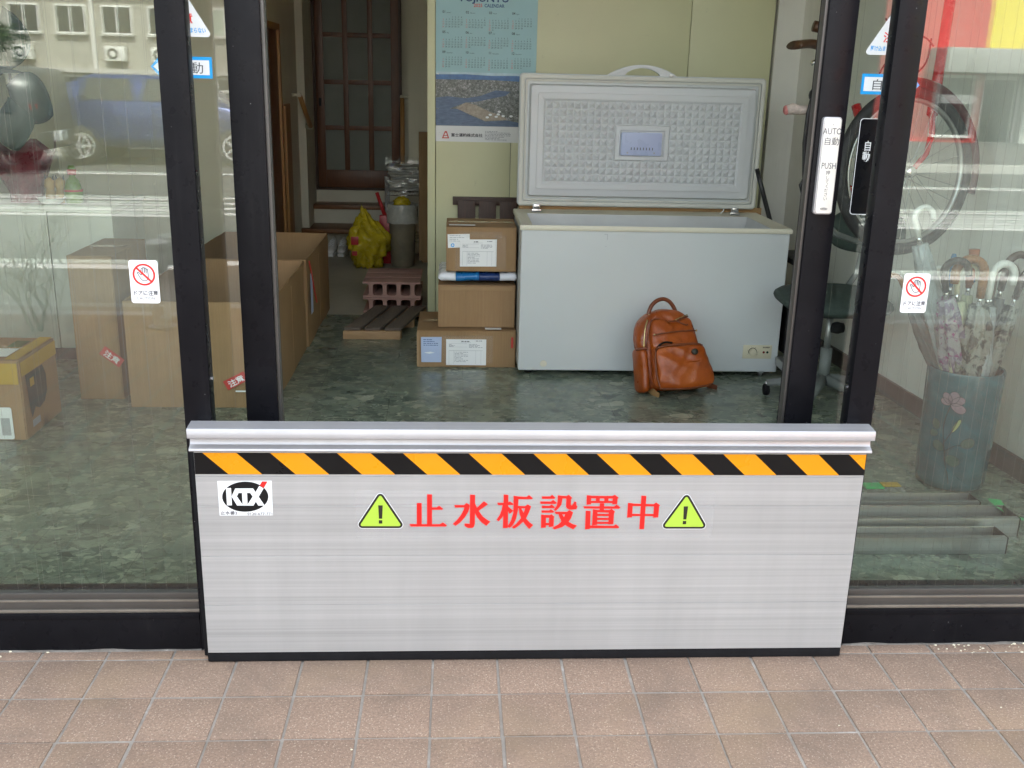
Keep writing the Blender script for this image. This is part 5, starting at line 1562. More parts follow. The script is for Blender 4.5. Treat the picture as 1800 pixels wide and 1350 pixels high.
# ================================================================== RIGHT SIDE: chair, bicycle, umbrellas, bars
def office_chair():
    c = thing('office_chair', 'dark green office chair behind the right door leaf', 'chair', (1.47, 2.05, ZF))
    cx, cy = 1.455, 2.0
    def pad(name, c3, hx_, hy, hz, rot=None, curve=0.0):
        b = MB(); rings = []
        for j in range(9):
            t = j/8; k_ = math.sin(math.pi*(.06+.88*t))**.35; z = -hz+2*hz*t; L = []
            for i in range(40):
                a = 2*math.pi*i/40; p = 3.2
                r_ = (abs(math.cos(a))**p+abs(math.sin(a))**p)**(-1/p)
                x, y = hx_*k_*r_*math.cos(a), hy*k_*r_*math.sin(a)
                L.append(Vector((x, y, z+curve*(y/hy)**2)))
            rings.append(L)
        b.ring(rings)
        M = Matrix.Translation(c3)
        if rot: M = M @ rot
        b.xf(M); return b.build(name, 'chair_green', c, smooth=True)
    pad('seat_cushion', (cx, cy, .515), .225, .215, .045, Matrix.Rotation(R(2), 4, 'X'))
    pad('backrest_cushion', (cx+.2, cy+.2, .77), .17, .09, .03, Matrix.Rotation(R(-40), 4, 'Z') @ Matrix.Rotation(R(80), 4, 'X'), .0)
    MB().tube([(cx+.02, cy+.1, .46), (cx+.12, cy+.24, .47), (cx+.2, cy+.27, .58), (cx+.21, cy+.24, .76)], .014, 10).build('back_bar', 'chair_grey', c, smooth=True)
    MB().tube([(cx-.1, cy-.02, .86), (cx-.02, cy-.0, .79), (cx+.08, cy+.05, .755), (cx+.18, cy+.13, .75)], .013, 10).build('arm_loop', 'chair_grey', c, smooth=True)
    MB().cyl((cx, cy, .28), (cx, cy, .47), .014, n=16).build('gas_lift', 'steel_dull', c, smooth=True)
    MB().cyl((cx, cy, .16), (cx, cy, .31), .024, n=18).build('column', 'chair_grey', c, smooth=True)
    MB().lathe([(.004, -.03), (.02, -.026), (.026, 0), (.02, .026), (.004, .03)], (cx+.03, cy-.01, .40), 16, 'x').build('height_knob', 'black_rubber', c, smooth=True)
    for k_ in range(5):
        a = R(20+72*k_); e = Vector((cx+.23*math.cos(a), cy+.23*math.sin(a), .135))
        lg = MB().tube([(cx+.015*math.cos(a), cy+.015*math.sin(a), .175), e], [.026, .016], 8).build('base_leg', 'chair_grey', c, smooth=True)
        w_ = MB().lathe([(.008, -.012), (.024, -.01), (.026, 0), (.024, .01), (.008, .012)], e+Vector((0, 0, -.0285)), 18, 'x').build('caster', 'black_rubber', c, smooth=True)
        MB().cyl(e+Vector((0, 0, -.01)), e+Vector((0, 0, .006)), .007, n=10).build('caster_stem', 'chrome', w_, smooth=True)
office_chair()
def trolley():
    t = thing('hand_trolley', 'folded black hand trolley with castor between freezer and wall', 'trolley', (1.42, 2.5, ZF))
    MB().tube([(1.30, 2.72, .985), (1.345, 2.72, .86), (1.396, 2.72, .72), (1.46, 2.70, .45), (1.49, 2.68, .2)], .011, 10).build('frame_tube', 'cable_black', t, smooth=True)
    MB().tube([(1.47, 2.3, .62), (1.41, 2.32, .40), (1.44, 2.3, .18)], .011, 10).build('frame_tube', 'cable_black', t, smooth=True)
    MB().tube([(1.40, 2.36, .62), (1.46, 2.36, .45), (1.42, 2.36, .2)], .010, 10).build('frame_tube', 'cable_black', t, smooth=True)
    MB().tube([(1.395, 2.2, .25), (1.43, 2.22, .36), (1.46, 2.22, .45)], .008, 8).build('blue_strut', 'mailer_navy', t, smooth=True)
    bx('foot_plate', 'steel_dull', t, 1.34, 1.42, 2.1, 2.3, .152, .19, .003)
    bx('shelf_plate', 'print_black', t, 1.385, 1.48, 2.33, 2.6, .60, .625, .003)
    bx('dark_case', 'print_black', t, 1.385, 1.52, 2.34, 2.66, .19, .42, .01)
    w_ = MB().lathe([(.008, -.011), (.027, -.009), (.03, 0), (.027, .009), (.008, .011)], (1.345, 2.1, ZF+.031), 20, 'x').build('castor_wheel', 'black_rubber', t, smooth=True)
    MB().tube([(1.36, 2.11, .151), (1.358, 2.1, .13), (1.353, 2.1, .105)], .010, 8).build('castor_fork', 'chrome', w_, smooth=True)
trolley()

def bicycle():
    b_ = thing('bicycle', 'red bicycle with brown saddle hung up behind the right window', 'bicycle', (1.38, 1.42, .78))
    C = Vector((1.43, 1.42, 1.09)); RR = .283
    # wheel axle direction points towards the viewer, turned a little
    ax = Vector((.29, -.95, .08)).normalized(); up = Vector((0, 0, 1)); u_ = up.cross(ax).normalized(); v_ = ax.cross(u_)
    def W(a, r, o=0.0): return C+(u_*math.cos(a)+v_*math.sin(a))*r+ax*o
    n = 72
    def torus(name, mat, r, rr, par, a0=0, a1=2*math.pi, m_=10, sx=1.0):
        b = MB(); rings = []; cl = abs(a1-a0-2*math.pi) < 1e-6; N_ = n if cl else int(n*(a1-a0)/6.283)
        for i in range(N_+(0 if cl else 1)):
            a = a0+(a1-a0)*i/N_
            rings.append([W(a, r+rr*math.cos(2*math.pi*j/m_), rr*sx*math.sin(2*math.pi*j/m_)) for j in range(m_)])
        if cl: rings.append(rings[0])
        b.ring(rings, True, not cl); return b.build(name, mat, par, smooth=True)
    wh = torus('wheel', 'tyre', RR-.02, .021, b_)
    torus('rim', 'steel_dull', RR-.043, .009, wh, sx=1.3)
    hub = MB().tube([W(0, 0, -.04), W(0, 0, -.034), W(0, 0, .034), W(0, 0, .04)], [.012, .02, .02, .012], 14).build('hub', 'chrome', wh, smooth=True)
    for k_ in range(28):
        a = 2*math.pi*k_/28
        MB().tube([W(a+(.45 if k_ % 2 else -.45), .018, .026*(1 if k_ % 4 < 2 else -1)), W(a, RR-.048)], .0011, 4).build('spoke', 'steel_dull', wh)
    torus('mudguard', 'mudguard_red', RR+.012, .019, b_, R(-15), R(105), 10, 1.4)
    # frame: stays and tubes
    P0 = W(0, 0, 0)
    def tb(name, mat, pts, r, n_=12): return MB().tube([Vector(p) for p in pts], r, n_).build(name, mat, b_, smooth=True)
    tb('frame_tube', 'bike_red', [(1.60, 1.62, 1.80), (1.575, 1.58, 1.42), (1.535, 1.5, 1.28)], .019)
    tb('frame_tube', 'bike_red', [(1.535, 1.5, 1.28), (1.525, 1.46, 1.22), (1.505, 1.44, 1.15), W(0, 0, .03)], [.012, .011, .01, .009])
    tb('frame_tube', 'bike_red', [(1.36, 1.75, 1.30), (1.385, 1.7, 1.2), (1.40, 1.66, 1.12), (1.45, 1.62, 1.02)], .018)
    tb('frame_tube', 'bike_red', [(1.30, 1.85, 1.28), (1.33, 1.83, 1.12), (1.30, 1.86, .98)], .014)
    tb('frame_tube', 'bike_red', [(1.39, 1.7, 1.19), (1.45, 1.66, 1.205), (1.49, 1.62, 1.21)], .015)
    tb('frame_tube', 'bike_red', [(1.36, 1.8, 1.0), (1.42, 1.75, .985)], .014)
    tb('brake_arm', 'chrome', [(1.40, 1.62, 1.33), (1.41, 1.61, 1.28), (1.44, 1.6, 1.22), (1.47, 1.6, 1.20)], .008)
    tb('brake_arm', 'chrome', [(1.47, 1.6, 1.33), (1.45, 1.6, 1.27), (1.44, 1.59, 1.22)], .007)
    # saddles and post
    def saddle(c3, yaw, s=1.0):
        b = MB(); rings = []
        for i in range(14):
            t = i/13; w_ = (.02+.055*max(0, t-.35)**.9*1.5)*s; L = []
            for j in range(14):
                a = 2*math.pi*j/14
                L.append(Vector((-.12*s+.24*s*t, w_*math.cos(a), .03*s*math.sin(a)*(1 if math.sin(a) > 0 else .7)+.018*math.sin(math.pi*t*1.2))))
            rings.append(L)
        b.ring(rings); b.xf(Matrix.Translation(c3) @ Matrix.Rotation(R(yaw), 4, 'Z') @ Matrix.Rotation(R(-14), 4, 'Y')); return b
    sd = saddle((1.27, 2.03, 1.50), 195, .7).build('saddle', 'saddle_brown', b_, smooth=True)
    MB().tube([(1.30, 2.02, 1.47), (1.318, 2.02, 1.40), (1.345, 2.0, 1.28), (1.36, 1.95, 1.15)], .013, 12).build('seat_post', 'chrome', b_, smooth=True)
    cl = MB().tube([(1.262, 2.0, 1.448), (1.30, 2.0, 1.456), (1.335, 2.0, 1.452)], [.009, .017, .012], 12).build('seat_clamp', 'chrome', b_, smooth=True)
    MB().tube([(1.262, 2.02, 1.585), (1.30, 2.02, 1.578), (1.35, 2.02, 1.57)], [.021, .021, .019], 14).build('handlebar_grip', 'saddle_brown', b_, smooth=True)
    MB().tube([(1.33, 2.04, 1.56), (1.35, 2.05, 1.54), (1.36, 2.05, 1.50), (1.365, 2.05, 1.46)], .011, 10).build('stem', 'brass', b_, smooth=True)
    g = MB().tube([(1.175, 1.98, 1.272), (1.2, 1.98, 1.277), (1.23, 1.98, 1.272), (1.27, 1.98, 1.277), (1.31, 1.98, 1.285)], [.019, .022, .018, .017, .016], 14).build('cloth_grip', 'grip_cloth', b_, smooth=True)
    MB().tube([(1.168, 1.979, 1.2715), (1.176, 1.98, 1.2721)], [.016, .0195], 14).build('pink_grip_end', 'grip_pink', g, smooth=True)
    tb('lever_loop', 'cable_black', [(1.28, 1.95, 1.34), (1.26, 1.95, 1.31), (1.252, 1.95, 1.26), (1.25, 1.95, 1.15), (1.262, 1.95, 1.03), (1.275, 1.95, .95)], .008)
    MB().lathe([(.002, -.02), (.03, -.016), (.034, 0), (.03, .016), (.002, .02)], (1.285, 1.96, 1.33), 16, 'y').build('bell', 'cable_black', b_, smooth=True)
    MB().lathe([(.002, -.014), (.018, -.01), (.02, 0), (.018, .01), (.002, .014)], (1.268, 1.94, 1.185), 14, 'y').build('shifter', 'cable_black', b_, smooth=True)
    tb('chain_guide', 'cable_black', [(1.26, 1.93, 1.02), (1.245, 1.93, .99), (1.255, 1.93, .96), (1.285, 1.93, .95), (1.29, 1.93, 1.0)], .007)
    bx('pedal', 'cable_black', b_, 1.255, 1.31, 1.9, 1.95, .93, .975, .006)
    for k_, pts in enumerate(([(1.42, 1.62, 1.28), (1.435, 1.61, 1.34), (1.49, 1.6, 1.40), (1.54, 1.6, 1.45), (1.55, 1.62, 1.55)],
                [(1.44, 1.65, 1.52), (1.48, 1.64, 1.545), (1.53, 1.62, 1.54), (1.56, 1.6, 1.50)],
                [(1.41, 1.7, 1.6), (1.45, 1.68, 1.55), (1.45, 1.67, 1.49), (1.40, 1.66, 1.43), (1.38, 1.66, 1.35)])):
        L = []
        for i in range(len(pts)-1):
            for q in range(6): L.append(Vector(pts[i]).lerp(Vector(pts[i+1]), q/6))
        for _ in range(6): L = [L[0]]+[(L[i-1]+L[i]*2+L[i+1])/4 for i in range(1, len(L)-1)]+[L[-1]]
        tb('brake_cable', 'cable_black', L, .0032, 7)
    MB().lathe([(.001, -.03), (.022, -.028), (.03, 0), (.026, .02), (.001, .028)], (1.415, 1.7, 1.515), 18, 'y').build('head_lamp', 'chrome', b_, smooth=True)
    # straps from the ceiling that carry it
    for x, y, z in ((1.60, 1.62, 1.80), (1.345, 2.045, 1.545)):
        MB().tube([(x, y, z-.02), (x, y, 2.62)], .006, 8).build('hanging_strap', 'cable_black', b_, smooth=True)
bicycle()

def umbrellas():
    cx, cy = 1.585, 1.10
    s = thing('umbrella_stand', 'blue-green glazed ceramic umbrella stand painted with a pink flower', 'umbrella stand', (cx, cy, ZF))
    zt = .487
    MB().lathe([(.098, ZF), (.108, ZF+.006), (.112, ZF+.03), (.116, .25), (.119, .40), (.121, zt-.006), (.119, zt), (.112, zt), (.109, zt-.01), (.106, .2), (.102, ZF+.012)], (cx, cy, 0), 56, caps=True).build('jar', 'stand_glaze', s, auto=50)
    # painted flower: shapes wrapped onto the jar, proud by a fraction of a millimetre
    def srad(z): return .112+(z-.11)*.0286 if z < .25 else .116+(z-.25)*.02 if z < .4 else .119+(z-.4)*.0247
    face = math.atan2(-2.03-cy, -.111-cx)
    def wrap(poly, dz, name, mat, sub=6):
        # poly in (s along the surface, z); fan of a fine polygon
        b = MB(); P_ = []
        for i in range(len(poly)):
            a, q = poly[i], poly[(i+1) % len(poly)]
            for k_ in range(sub): P_.append((a[0]+(q[0]-a[0])*k_/sub, a[1]+(q[1]-a[1])*k_/sub))
        c = (sum(p[0] for p in P_)/len(P_), sum(p[1] for p in P_)/len(P_))
        def pt(p):
            rad = srad(p[1])+dz
            t = face+p[0]/.116
            return Vector((cx+rad*math.cos(t), cy+rad*math.sin(t), p[1]))
        vs = [pt(c)]+[pt((c[0]+(p[0]-c[0])*.5, c[1]+(p[1]-c[1])*.5)) for p in P_]+[pt(p) for p in P_]; m_ = len(P_); fs = []
        for i in range(m_):
            j = (i+1) % m_; fs += [(0, 1+i, 1+j), (1+i, 1+m_+i, 1+m_+j, 1+j)]
        b.add(vs, fs); return b.build(name, mat, s, smooth=True)
    def line(pts, r, name='painted_line'):
        L = []
        for i in range(len(pts)-1):
            for k_ in range(6): L.append((pts[i][0]+(pts[i+1][0]-pts[i][0])*k_/6, pts[i][1]+(pts[i+1][1]-pts[i][1])*k_/6))
        L.append(pts[-1])
        for _ in range(4): L = [L[0]]+[((L[i-1][0]+2*L[i][0]+L[i+1][0])/4, (L[i-1][1]+2*L[i][1]+L[i+1][1])/4) for i in range(1, len(L)-1)]+[L[-1]]
        b = MB(); Q = []
        for p in L:
            rad = srad(p[1])+.0014; t = face+p[0]/.116
            Q.append(Vector((cx+rad*math.cos(t), cy+rad*math.sin(t), p[1])))
        b.tube(Q, r, 5); return b.build(name, 'paint_line', s, smooth=True)
    def petal(x, z, ang, l, w_, mat, nm, dz=.0008):
        P_ = []
        for i in range(16):
            t = 2*math.pi*i/16; a = l/2*(1-math.cos(t)); q = w_/2*math.sin(t)*(.75+.25*(a/l))
            P_.append((x+a*math.cos(ang)-q*math.sin(ang), z+a*math.sin(ang)+q*math.cos(ang)))
        wrap(P_, dz, nm, mat, 2); line(P_+[P_[0]], .0008)
    fx, fz = -.028, .385
    for k_, (a, l, w_) in enumerate(((165, .034, .026), (125, .042, .030), (75, .045, .036), (30, .045, .032), (-25, .05, .034))): petal(fx, fz, R(a), l, w_, 'paint_petal', 'painted_petal', .0006+.0002*k_)
    line([(fx, fz-.005), (-.038, .34), (-.042, .30), (-.034, .255), (-.028, .225), (-.02, .18), (-.005, .135), (.0, .11)], .0016)
    line([(-.032, .25), (-.01, .30), (0, .335)], .0013); petal(-.012, .29, R(68), .052, .016, 'paint_bud', 'painted_bud')
    line([(-.026, .22), (.0, .245), (.022, .25)], .0013)
    for x, z, a, l in ((-.03, .225, 150, .042), (.018, .25, 20, .045), (-.02, .205, -30, .048), (-.06, .29, 110, .035), (-.055, .28, 200, .03)): petal(x, z, R(a), l, l*.85, 'paint_leaf', 'painted_leaf')
    # umbrellas: (label, handle material, canopy material, base of crook x,y,z, crook radius, crook heading deg, shaft lean end x,y, kind)
    G = 'umbrellas in the ceramic stand'
    def umb(label, hm, cm, hb, rad, head, tip, cw=.022, thick=.0095, kind='crook', c0=.02, c1=.36):
        u = thing('umbrella', label, 'umbrella', tip, G)
        hb = Vector(hb); ax_ = Vector((cx, cy, 0)); o_ = Vector((hb.x, hb.y, 0))-ax_
        en = ax_+o_*min(1, (.100-cw*.9)/max(o_.length, 1e-6)); en.z = zt+.02
        dn = (en-hb); tip = en+dn*((en.z-(ZF+.05))/max(.05, hb.z-en.z))
        r2 = Vector((tip.x, tip.y, 0))-ax_
        if r2.length > .075: tip = ax_+r2*(.075/r2.length)+Vector((0, 0, en.z-(en.z-ZF-.05)*min(1, .15/r2.length)))
        u.location = tip; ORG[u.name] = tip
        d = (hb-tip).normalized(); L = (hb-tip).length
        MB().tube([tip, hb], .004, 8).build('shaft', 'steel_dull', u, smooth=True)
        hd = Vector((math.cos(R(head)), math.sin(R(head)), 0)); hd = (hd-d*hd.dot(d)).normalized()
        if kind == 'crook':
            st = rad*1.5
            pts = [hb-d*.01, hb+d*st*.5, hb+d*st]
            top = hb+d*st
            for i in range(1, 15):
                a = math.pi*i/14*1.06
                pts.append(top+hd*(rad-rad*math.cos(a))+d*rad*math.sin(a))
            pts.append(pts[-1]-d*rad*.5)
            MB().tube(pts, [thick*.9]+[thick]*(len(pts)-2)+[thick*.92], 12).build('crook_handle', hm, u, smooth=True)
        else:
            MB().tube([hb-d*.01, hb+d*.02, hb+d*.09, hb+d*.10], [thick*.8, thick, thick, thick*.7], 12).build('straight_handle', hm, u, smooth=True)
        MB().tube([hb-d*.03, hb-d*.008], [.006, .0085], 10).build('ferrule', 'chrome', u, smooth=True)
        # folded canopy: pleated cone, ribs showing at the top
        b = MB(); rings = []; side = d.orthogonal().normalized(); s2 = d.cross(side)
        top, bot = hb-d*.035, tip+d*.03
        for j in range(19):
            t = j/18; c = top.lerp(bot, t)
            r_ = cw*(.32+1.0*math.sin(math.pi*min(1, t*1.05+.08))**.8)*(1-.55*t)
            Lr = []
            for i in range(32):
                a = 2*math.pi*i/32+t*2.2
                k_ = 1+.24*math.sin(8*a)+.22*noise.noise(Vector((math.cos(a)*2, math.sin(a)*2, t*6+hb.x*40)))
                Lr.append(c+(side*math.cos(a)+s2*math.sin(a))*r_*k_)
            rings.append(Lr)
        b.ring(rings); b.build('folded_canopy', cm, u, smooth=True)
        b = MB()
        for i in range(8):
            a = 2*math.pi*i/8; b.tube([top+(side*math.cos(a)+s2*math.sin(a))*.006-d*-.012, top+(side*math.cos(a)+s2*math.sin(a))*.011-d*.02], .0015, 4)
        b.build('rib_ends', 'steel_dull', u)
        MB().tube([tip-d*.02, tip+d*.03], [.003, .0045], 8).build('tip', 'crook_dark', u, smooth=True)
        return u
    T = lambda a, r_: (cx+r_*math.cos(R(a)), cy+r_*math.sin(R(a)), ZF+.04)
    import builtins
    U = UMB
    for row in U: umb(*row[:7], **row[7])
    # parrot-headed handle
    u = umb('umbrella with a carved orange parrot-head handle in the stand', 'parrot_orange', 'canopy_cream', PARROT, .02, 0, T(60, .03), kind='straight', thick=.012)
    h = Vector(PARROT)
    MB().tube([h+Vector((0, 0, .0)), h+Vector((.004, 0, .03)), h+Vector((.004, 0, .07)), h+Vector((0, 0, .115))], [.012, .019, .016, .017], 14).build('parrot_body', 'parrot_orange', u, smooth=True)
    MB().lathe([(.001, -.016), (.012, -.012), (.016, 0), (.012, .012), (.001, .016)], h+Vector((.012, -.004, .07)), 16).build('parrot_head', 'parrot_red', u, smooth=True)
    MB().lathe([(.001, -.007), (.007, -.005), (.009, 0), (.001, .005)], h+Vector((.017, -.013, .068)), 12).build('parrot_cheek', 'sticker_white', u, smooth=True)
    MB().tube([h+Vector((.024, -.008, .072)), h+Vector((.034, -.01, .068)), h+Vector((.036, -.01, .058))], [.007, .005, .001], 8).build('parrot_beak', 'parrot_yellow', u, smooth=True)
    MB().tube([h+Vector((.012, -.012, .05)), h+Vector((.015, -.014, .03)), h+Vector((.008, -.012, .01))], [.004, .009, .003], 8).build('parrot_wing', 'parrot_blue', u, smooth=True)
UMB = [('umbrella with tall cream-white crook standing highest in the stand', 'crook_white', 'canopy_clear', (1.357, 1.1, 0.922), 0.031, 5, (1.529, 1.079, 0.11), {'cw': 0.03, 'thick': 0.0095}),
  ('clear umbrella with small white crook behind the caution sticker', 'crook_white', 'canopy_blue', (1.453, 1.14, 0.731), 0.028, 10, (1.525, 1.095, 0.11), {'cw': 0.026, 'thick': 0.009}),
  ('floral purple umbrella with black crook handle', 'crook_dark', 'canopy_floral', (1.433, 1.02, 0.763), 0.036, -10, (1.546, 1.054, 0.11), {'cw': 0.036, 'thick': 0.0115}),
  ('slim umbrella with straight dark blue handle', 'crook_blue', 'canopy_grey', (1.503, 1.13, 0.757), 0.02, 0, (1.555, 1.152, 0.11), {'kind': 'straight', 'thick': 0.009}),
  ('pale cream umbrella with cream crook', 'crook_cream', 'canopy_cream', (1.491, 1.06, 0.748), 0.034, 0, (1.585, 1.04, 0.11), {'cw': 0.036, 'thick': 0.009}),
  ('grey patterned umbrella with light brown wooden crook', 'umbrella_wood', 'canopy_pattern', (1.555, 1.03, 0.744), 0.046, 178, (1.615, 1.048, 0.11), {'cw': 0.04, 'thick': 0.0145}),
  ('clear umbrella with pale grey-white crook at the right', 'crook_white', 'canopy_clear', (1.591, 1.05, 0.737), 0.041, 8, (1.637, 1.07, 0.11), {'cw': 0.034, 'thick': 0.0125}),
  ('umbrella with dark brown crook behind the grey-white one', 'crook_brown', 'canopy_grey', (1.645, 1.13, 0.721), 0.041, 8, (1.644, 1.11, 0.11), {'cw': 0.028, 'thick': 0.0115}),
  ('umbrella with large black-brown crook nearest the right edge', 'crook_brown', 'canopy_grey', (1.686, 1.15, 0.745), 0.046, 5, (1.637, 1.13, 0.11), {'cw': 0.026, 'thick': 0.0125}),
  ('umbrella with dark crook at the far right edge', 'crook_dark', 'canopy_pattern', (1.712, 1.1, 0.728), 0.042, 5, (1.645, 1.1, 0.11), {'cw': 0.026, 'thick': 0.012}),
  ('umbrella with amber crook at the left of the stand', 'umbrella_wood', 'canopy_grey', (1.38, 1.16, 0.711), 0.036, 182, (1.529, 1.121, 0.11), {'cw': 0.026, 'thick': 0.009})]
PARROT = (1.559, 1.12, 0.759)

umbrellas()

def bars():
    for i, (y0, y1, x0, x1, z0, lab) in enumerate(((.545, .625, .93, 1.487, ZF, 'front aluminium channel bar on the floor behind the right window'), (.66, .76, .93, 1.585, ZF, 'middle aluminium channel bar on the floor, longest of three'), (.80, .875, .93, 1.535, ZF, 'rear aluminium channel bar beside the umbrella stand'))):
        o = thing('channel_bar', lab, 'metal bar', ((x0+x1)/2, y0, z0), 'aluminium channel bars on the floor')
        h = .052 if i != 1 else .06
        prof = [(y0, z0), (y1, z0), (y1, z0+h), (y1-.004, z0+h), (y1-.004, z0+h*.35), (y0+.022, z0+h*.35), (y0+.018, z0+h*.8), (y0+.018, z0+h), (y0, z0+h)]
        MB().prismx(prof, x0, x1).build('channel', 'bar_aluminium', o, bevel=.001)
        bx('end_cap', 'print_black', o, x1+.0003, x1+.004, y0, y1, z0, z0+h, .001)
    # crumpled clear packing
    def crumple(c3, s3, seed, nm, lab):
        w_ = thing('plastic_wrapping', lab, 'plastic wrap', (c3[0], c3[1], ZF), 'crumpled packing plastic on the floor')
        b = MB(); n = 26
        def P_(u_, v_):
            x = c3[0]+(u_-.5)*s3[0]; y = c3[1]+(v_-.5)*s3[1]
            e = math.sin(math.pi*u_)*math.sin(math.pi*v_)
            q = Vector((x*26+seed, y*26, seed))
            h = e*(.45+.9*abs(noise.noise(q))+.5*abs(noise.noise(q*2.3)))
            return Vector((x+.012*noise.noise(q*1.5), y+.012*noise.noise(q*1.5+Vector((5, 0, 0))), c3[2]+.002+s3[2]*h))
        b.grid(P_, n, n); b.build('film', 'clear_film', w_)
        return w_
    a = crumple((1.25, .97, ZF), (.42, .14, .05), 2, 'w', 'crumpled clear plastic with green tape behind the metal bars')
    bx('green_tape', 'green_tape', a, 1.23, 1.29, .94, .985, ZF+.036, ZF+.041, .001)
    bx('yellow_tape', 'cardboard_yellow', a, 1.29, 1.35, .95, .985, ZF+.04, ZF+.043, .001)
    c = crumple((1.66, .70, ZF), (.20, .24, .05), 8, 'w', 'crumpled clear plastic at the right end of the bars')
    b = MB(); b.add([(1.555, .80, ZF+.065), (1.60, .80, ZF+.06), (1.61, .77, ZF+.04), (1.60, .74, ZF+.03), (1.555, .755, ZF+.062)], [(0, 4, 3, 2, 1)]); b.add([(1.60, .745, ZF+.035), (1.64, .73, ZF+.03), (1.635, .715, ZF+.028), (1.60, .725, ZF+.03)], [(0, 3, 2, 1)])
    b.build('green_tape', 'green_tape', c)
bars()

# ================================================================== LEFT: counter with ornaments
def counter():
    c = thing('display_counter', 'white display counter behind the left window', 'counter', (-2.0, 2.6, ZF))
    x0, x1, y0, y1, zt = -2.39, -1.62, 2.52, 2.98, .785
    bx('worktop', 'counter_white', c, x0, x1+.01, y0-.02, y1, zt-.025, zt, .004)
    for a, b_ in ((x0, -1.902), (-1.898, x1)): bx('front_panel', 'counter_white', c, a, b_, y0, y0+.02, ZF+.06, zt-.0255, .003)
    bx('side_panel', 'counter_white', c, x1-.02, x1, y0+.0205, y1, ZF, zt-.0255, .003)
    bx('plinth', 'baseboard', c, x0, x1-.021, y0+.03, y0+.05, ZF, ZF+.0595)
    # wrapped plant
    p = thing('potted_plant', 'big-leaved dark green plant in maroon foil on the counter', 'plant', (-2.02, 2.64, zt))
    b = MB(); rings = []
    for j in range(12):
        t = j/11; L = []
        for i in range(30):
            a = 2*math.pi*i/30; r_ = (.07+.07*t**1.5)*(1+.22*noise.noise(Vector((math.cos(a)*3, math.sin(a)*3, t*3))))
            L.append((-2.03+r_*math.cos(a), 2.66+r_*math.sin(a), zt+.001+.24*t+(.03*math.sin(5*a) if t > .8 else 0)))
        rings.append(L)
    b.ring(rings, True, False); b.build('foil_wrap', 'foil_maroon', p, smooth=True)
    MB().tube([(-2.03, 2.66, zt), (-2.03, 2.66, zt+.35), (-2.05, 2.66, zt+.6)], [.012, .01, .005], 8).build('stem', 'bark', p, smooth=True)
    def leaf(base, dirv, ln, wd, curl):
        b = MB(); d = Vector(dirv).normalized(); s_ = d.cross(Vector((0, 1, .15))).normalized(); n_ = s_.cross(d)
        def P_(u_, v_):
            w_ = wd*(math.sin(math.pi*v_**.8)**.7+.001); x = (u_-.5)*2
            return Vector(base)+d*ln*v_+s_*w_*x+n_*(.02*x*x-curl*v_*v_)
        b.grid(P_, 10, 16); o = b.build('leaf', 'leaf_green', p, smooth=True)
        md = o.modifiers.new('thick', 'SOLIDIFY'); md.thickness = .002
        return o
    leaf((-2.05, 2.62, zt+.50), (.55, -.25, -.25), .30, .105, .05); leaf((-2.06, 2.62, zt+.55), (.05, -.3, .1), .30, .11, .08)
    leaf((-2.05, 2.66, zt+.58), (-.6, -.1, .2), .3, .10, .08); leaf((-2.05, 2.68, zt+.58), (-.1, .4, .5), .28, .09, .06); leaf((-2.05, 2.63, zt+.45), (.2, -.35, -.5), .28, .10, .03)
    # ornaments
    o = thing('green_bottle', 'small green and yellow bottle figure on the counter', 'ornament', (-1.81, 2.62, zt))
    MB().lathe([(.036, zt), (.04, zt+.005), (.04, zt+.05), (.036, zt+.07), (.028, zt+.1), (.014, zt+.115), (.013, zt+.14), (.018, zt+.15), (.012, zt+.165)], (-1.81, 2.62, 0), 24).build('bottle_body', 'bottle_green', o, smooth=True)
    MB().lathe([(.0405, zt+.052), (.0405, zt+.062)], (-1.81, 2.62, 0), 24, caps=False).build('red_band', 'plastic_red', o, smooth=True)
    MB().lathe([(.019, zt+.126), (.021, zt+.138), (.019, zt+.15)], (-1.81, 2.62, 0), 20).build('red_collar', 'plastic_red', o, smooth=True)
    f = thing('ochre_figurine', 'ochre pair of small figurines between plant and bottle', 'figurine', (-1.89, 2.62, zt))
    for x in (-1.91, -1.865):
        q = MB().lathe([(.022, zt), (.026, zt+.02), (.018, zt+.06), (.024, zt+.08), (.02, zt+.1), (.006, zt+.112)], (x, 2.62, 0), 18).build('figure', 'figurine_ochre', f, smooth=True)
        for sg in (-1, 1): MB().tube([(x+sg*.012, 2.62, zt+.098), (x+sg*.02, 2.62, zt+.125)], [.008, .001], 8).build('ear', 'print_black', q, smooth=True)
    w_ = thing('white_dish', 'white round dish at the counter edge', 'dish', (-1.9, 2.55, zt))
    MB().lathe([(.03, zt+.001), (.045, zt+.01), (.06, zt+.03), (.057, zt+.03), (.042, zt+.012)], (-1.89, 2.565, 0), 28).build('bowl', 'ceramic_white', w_, smooth=True)
counter()

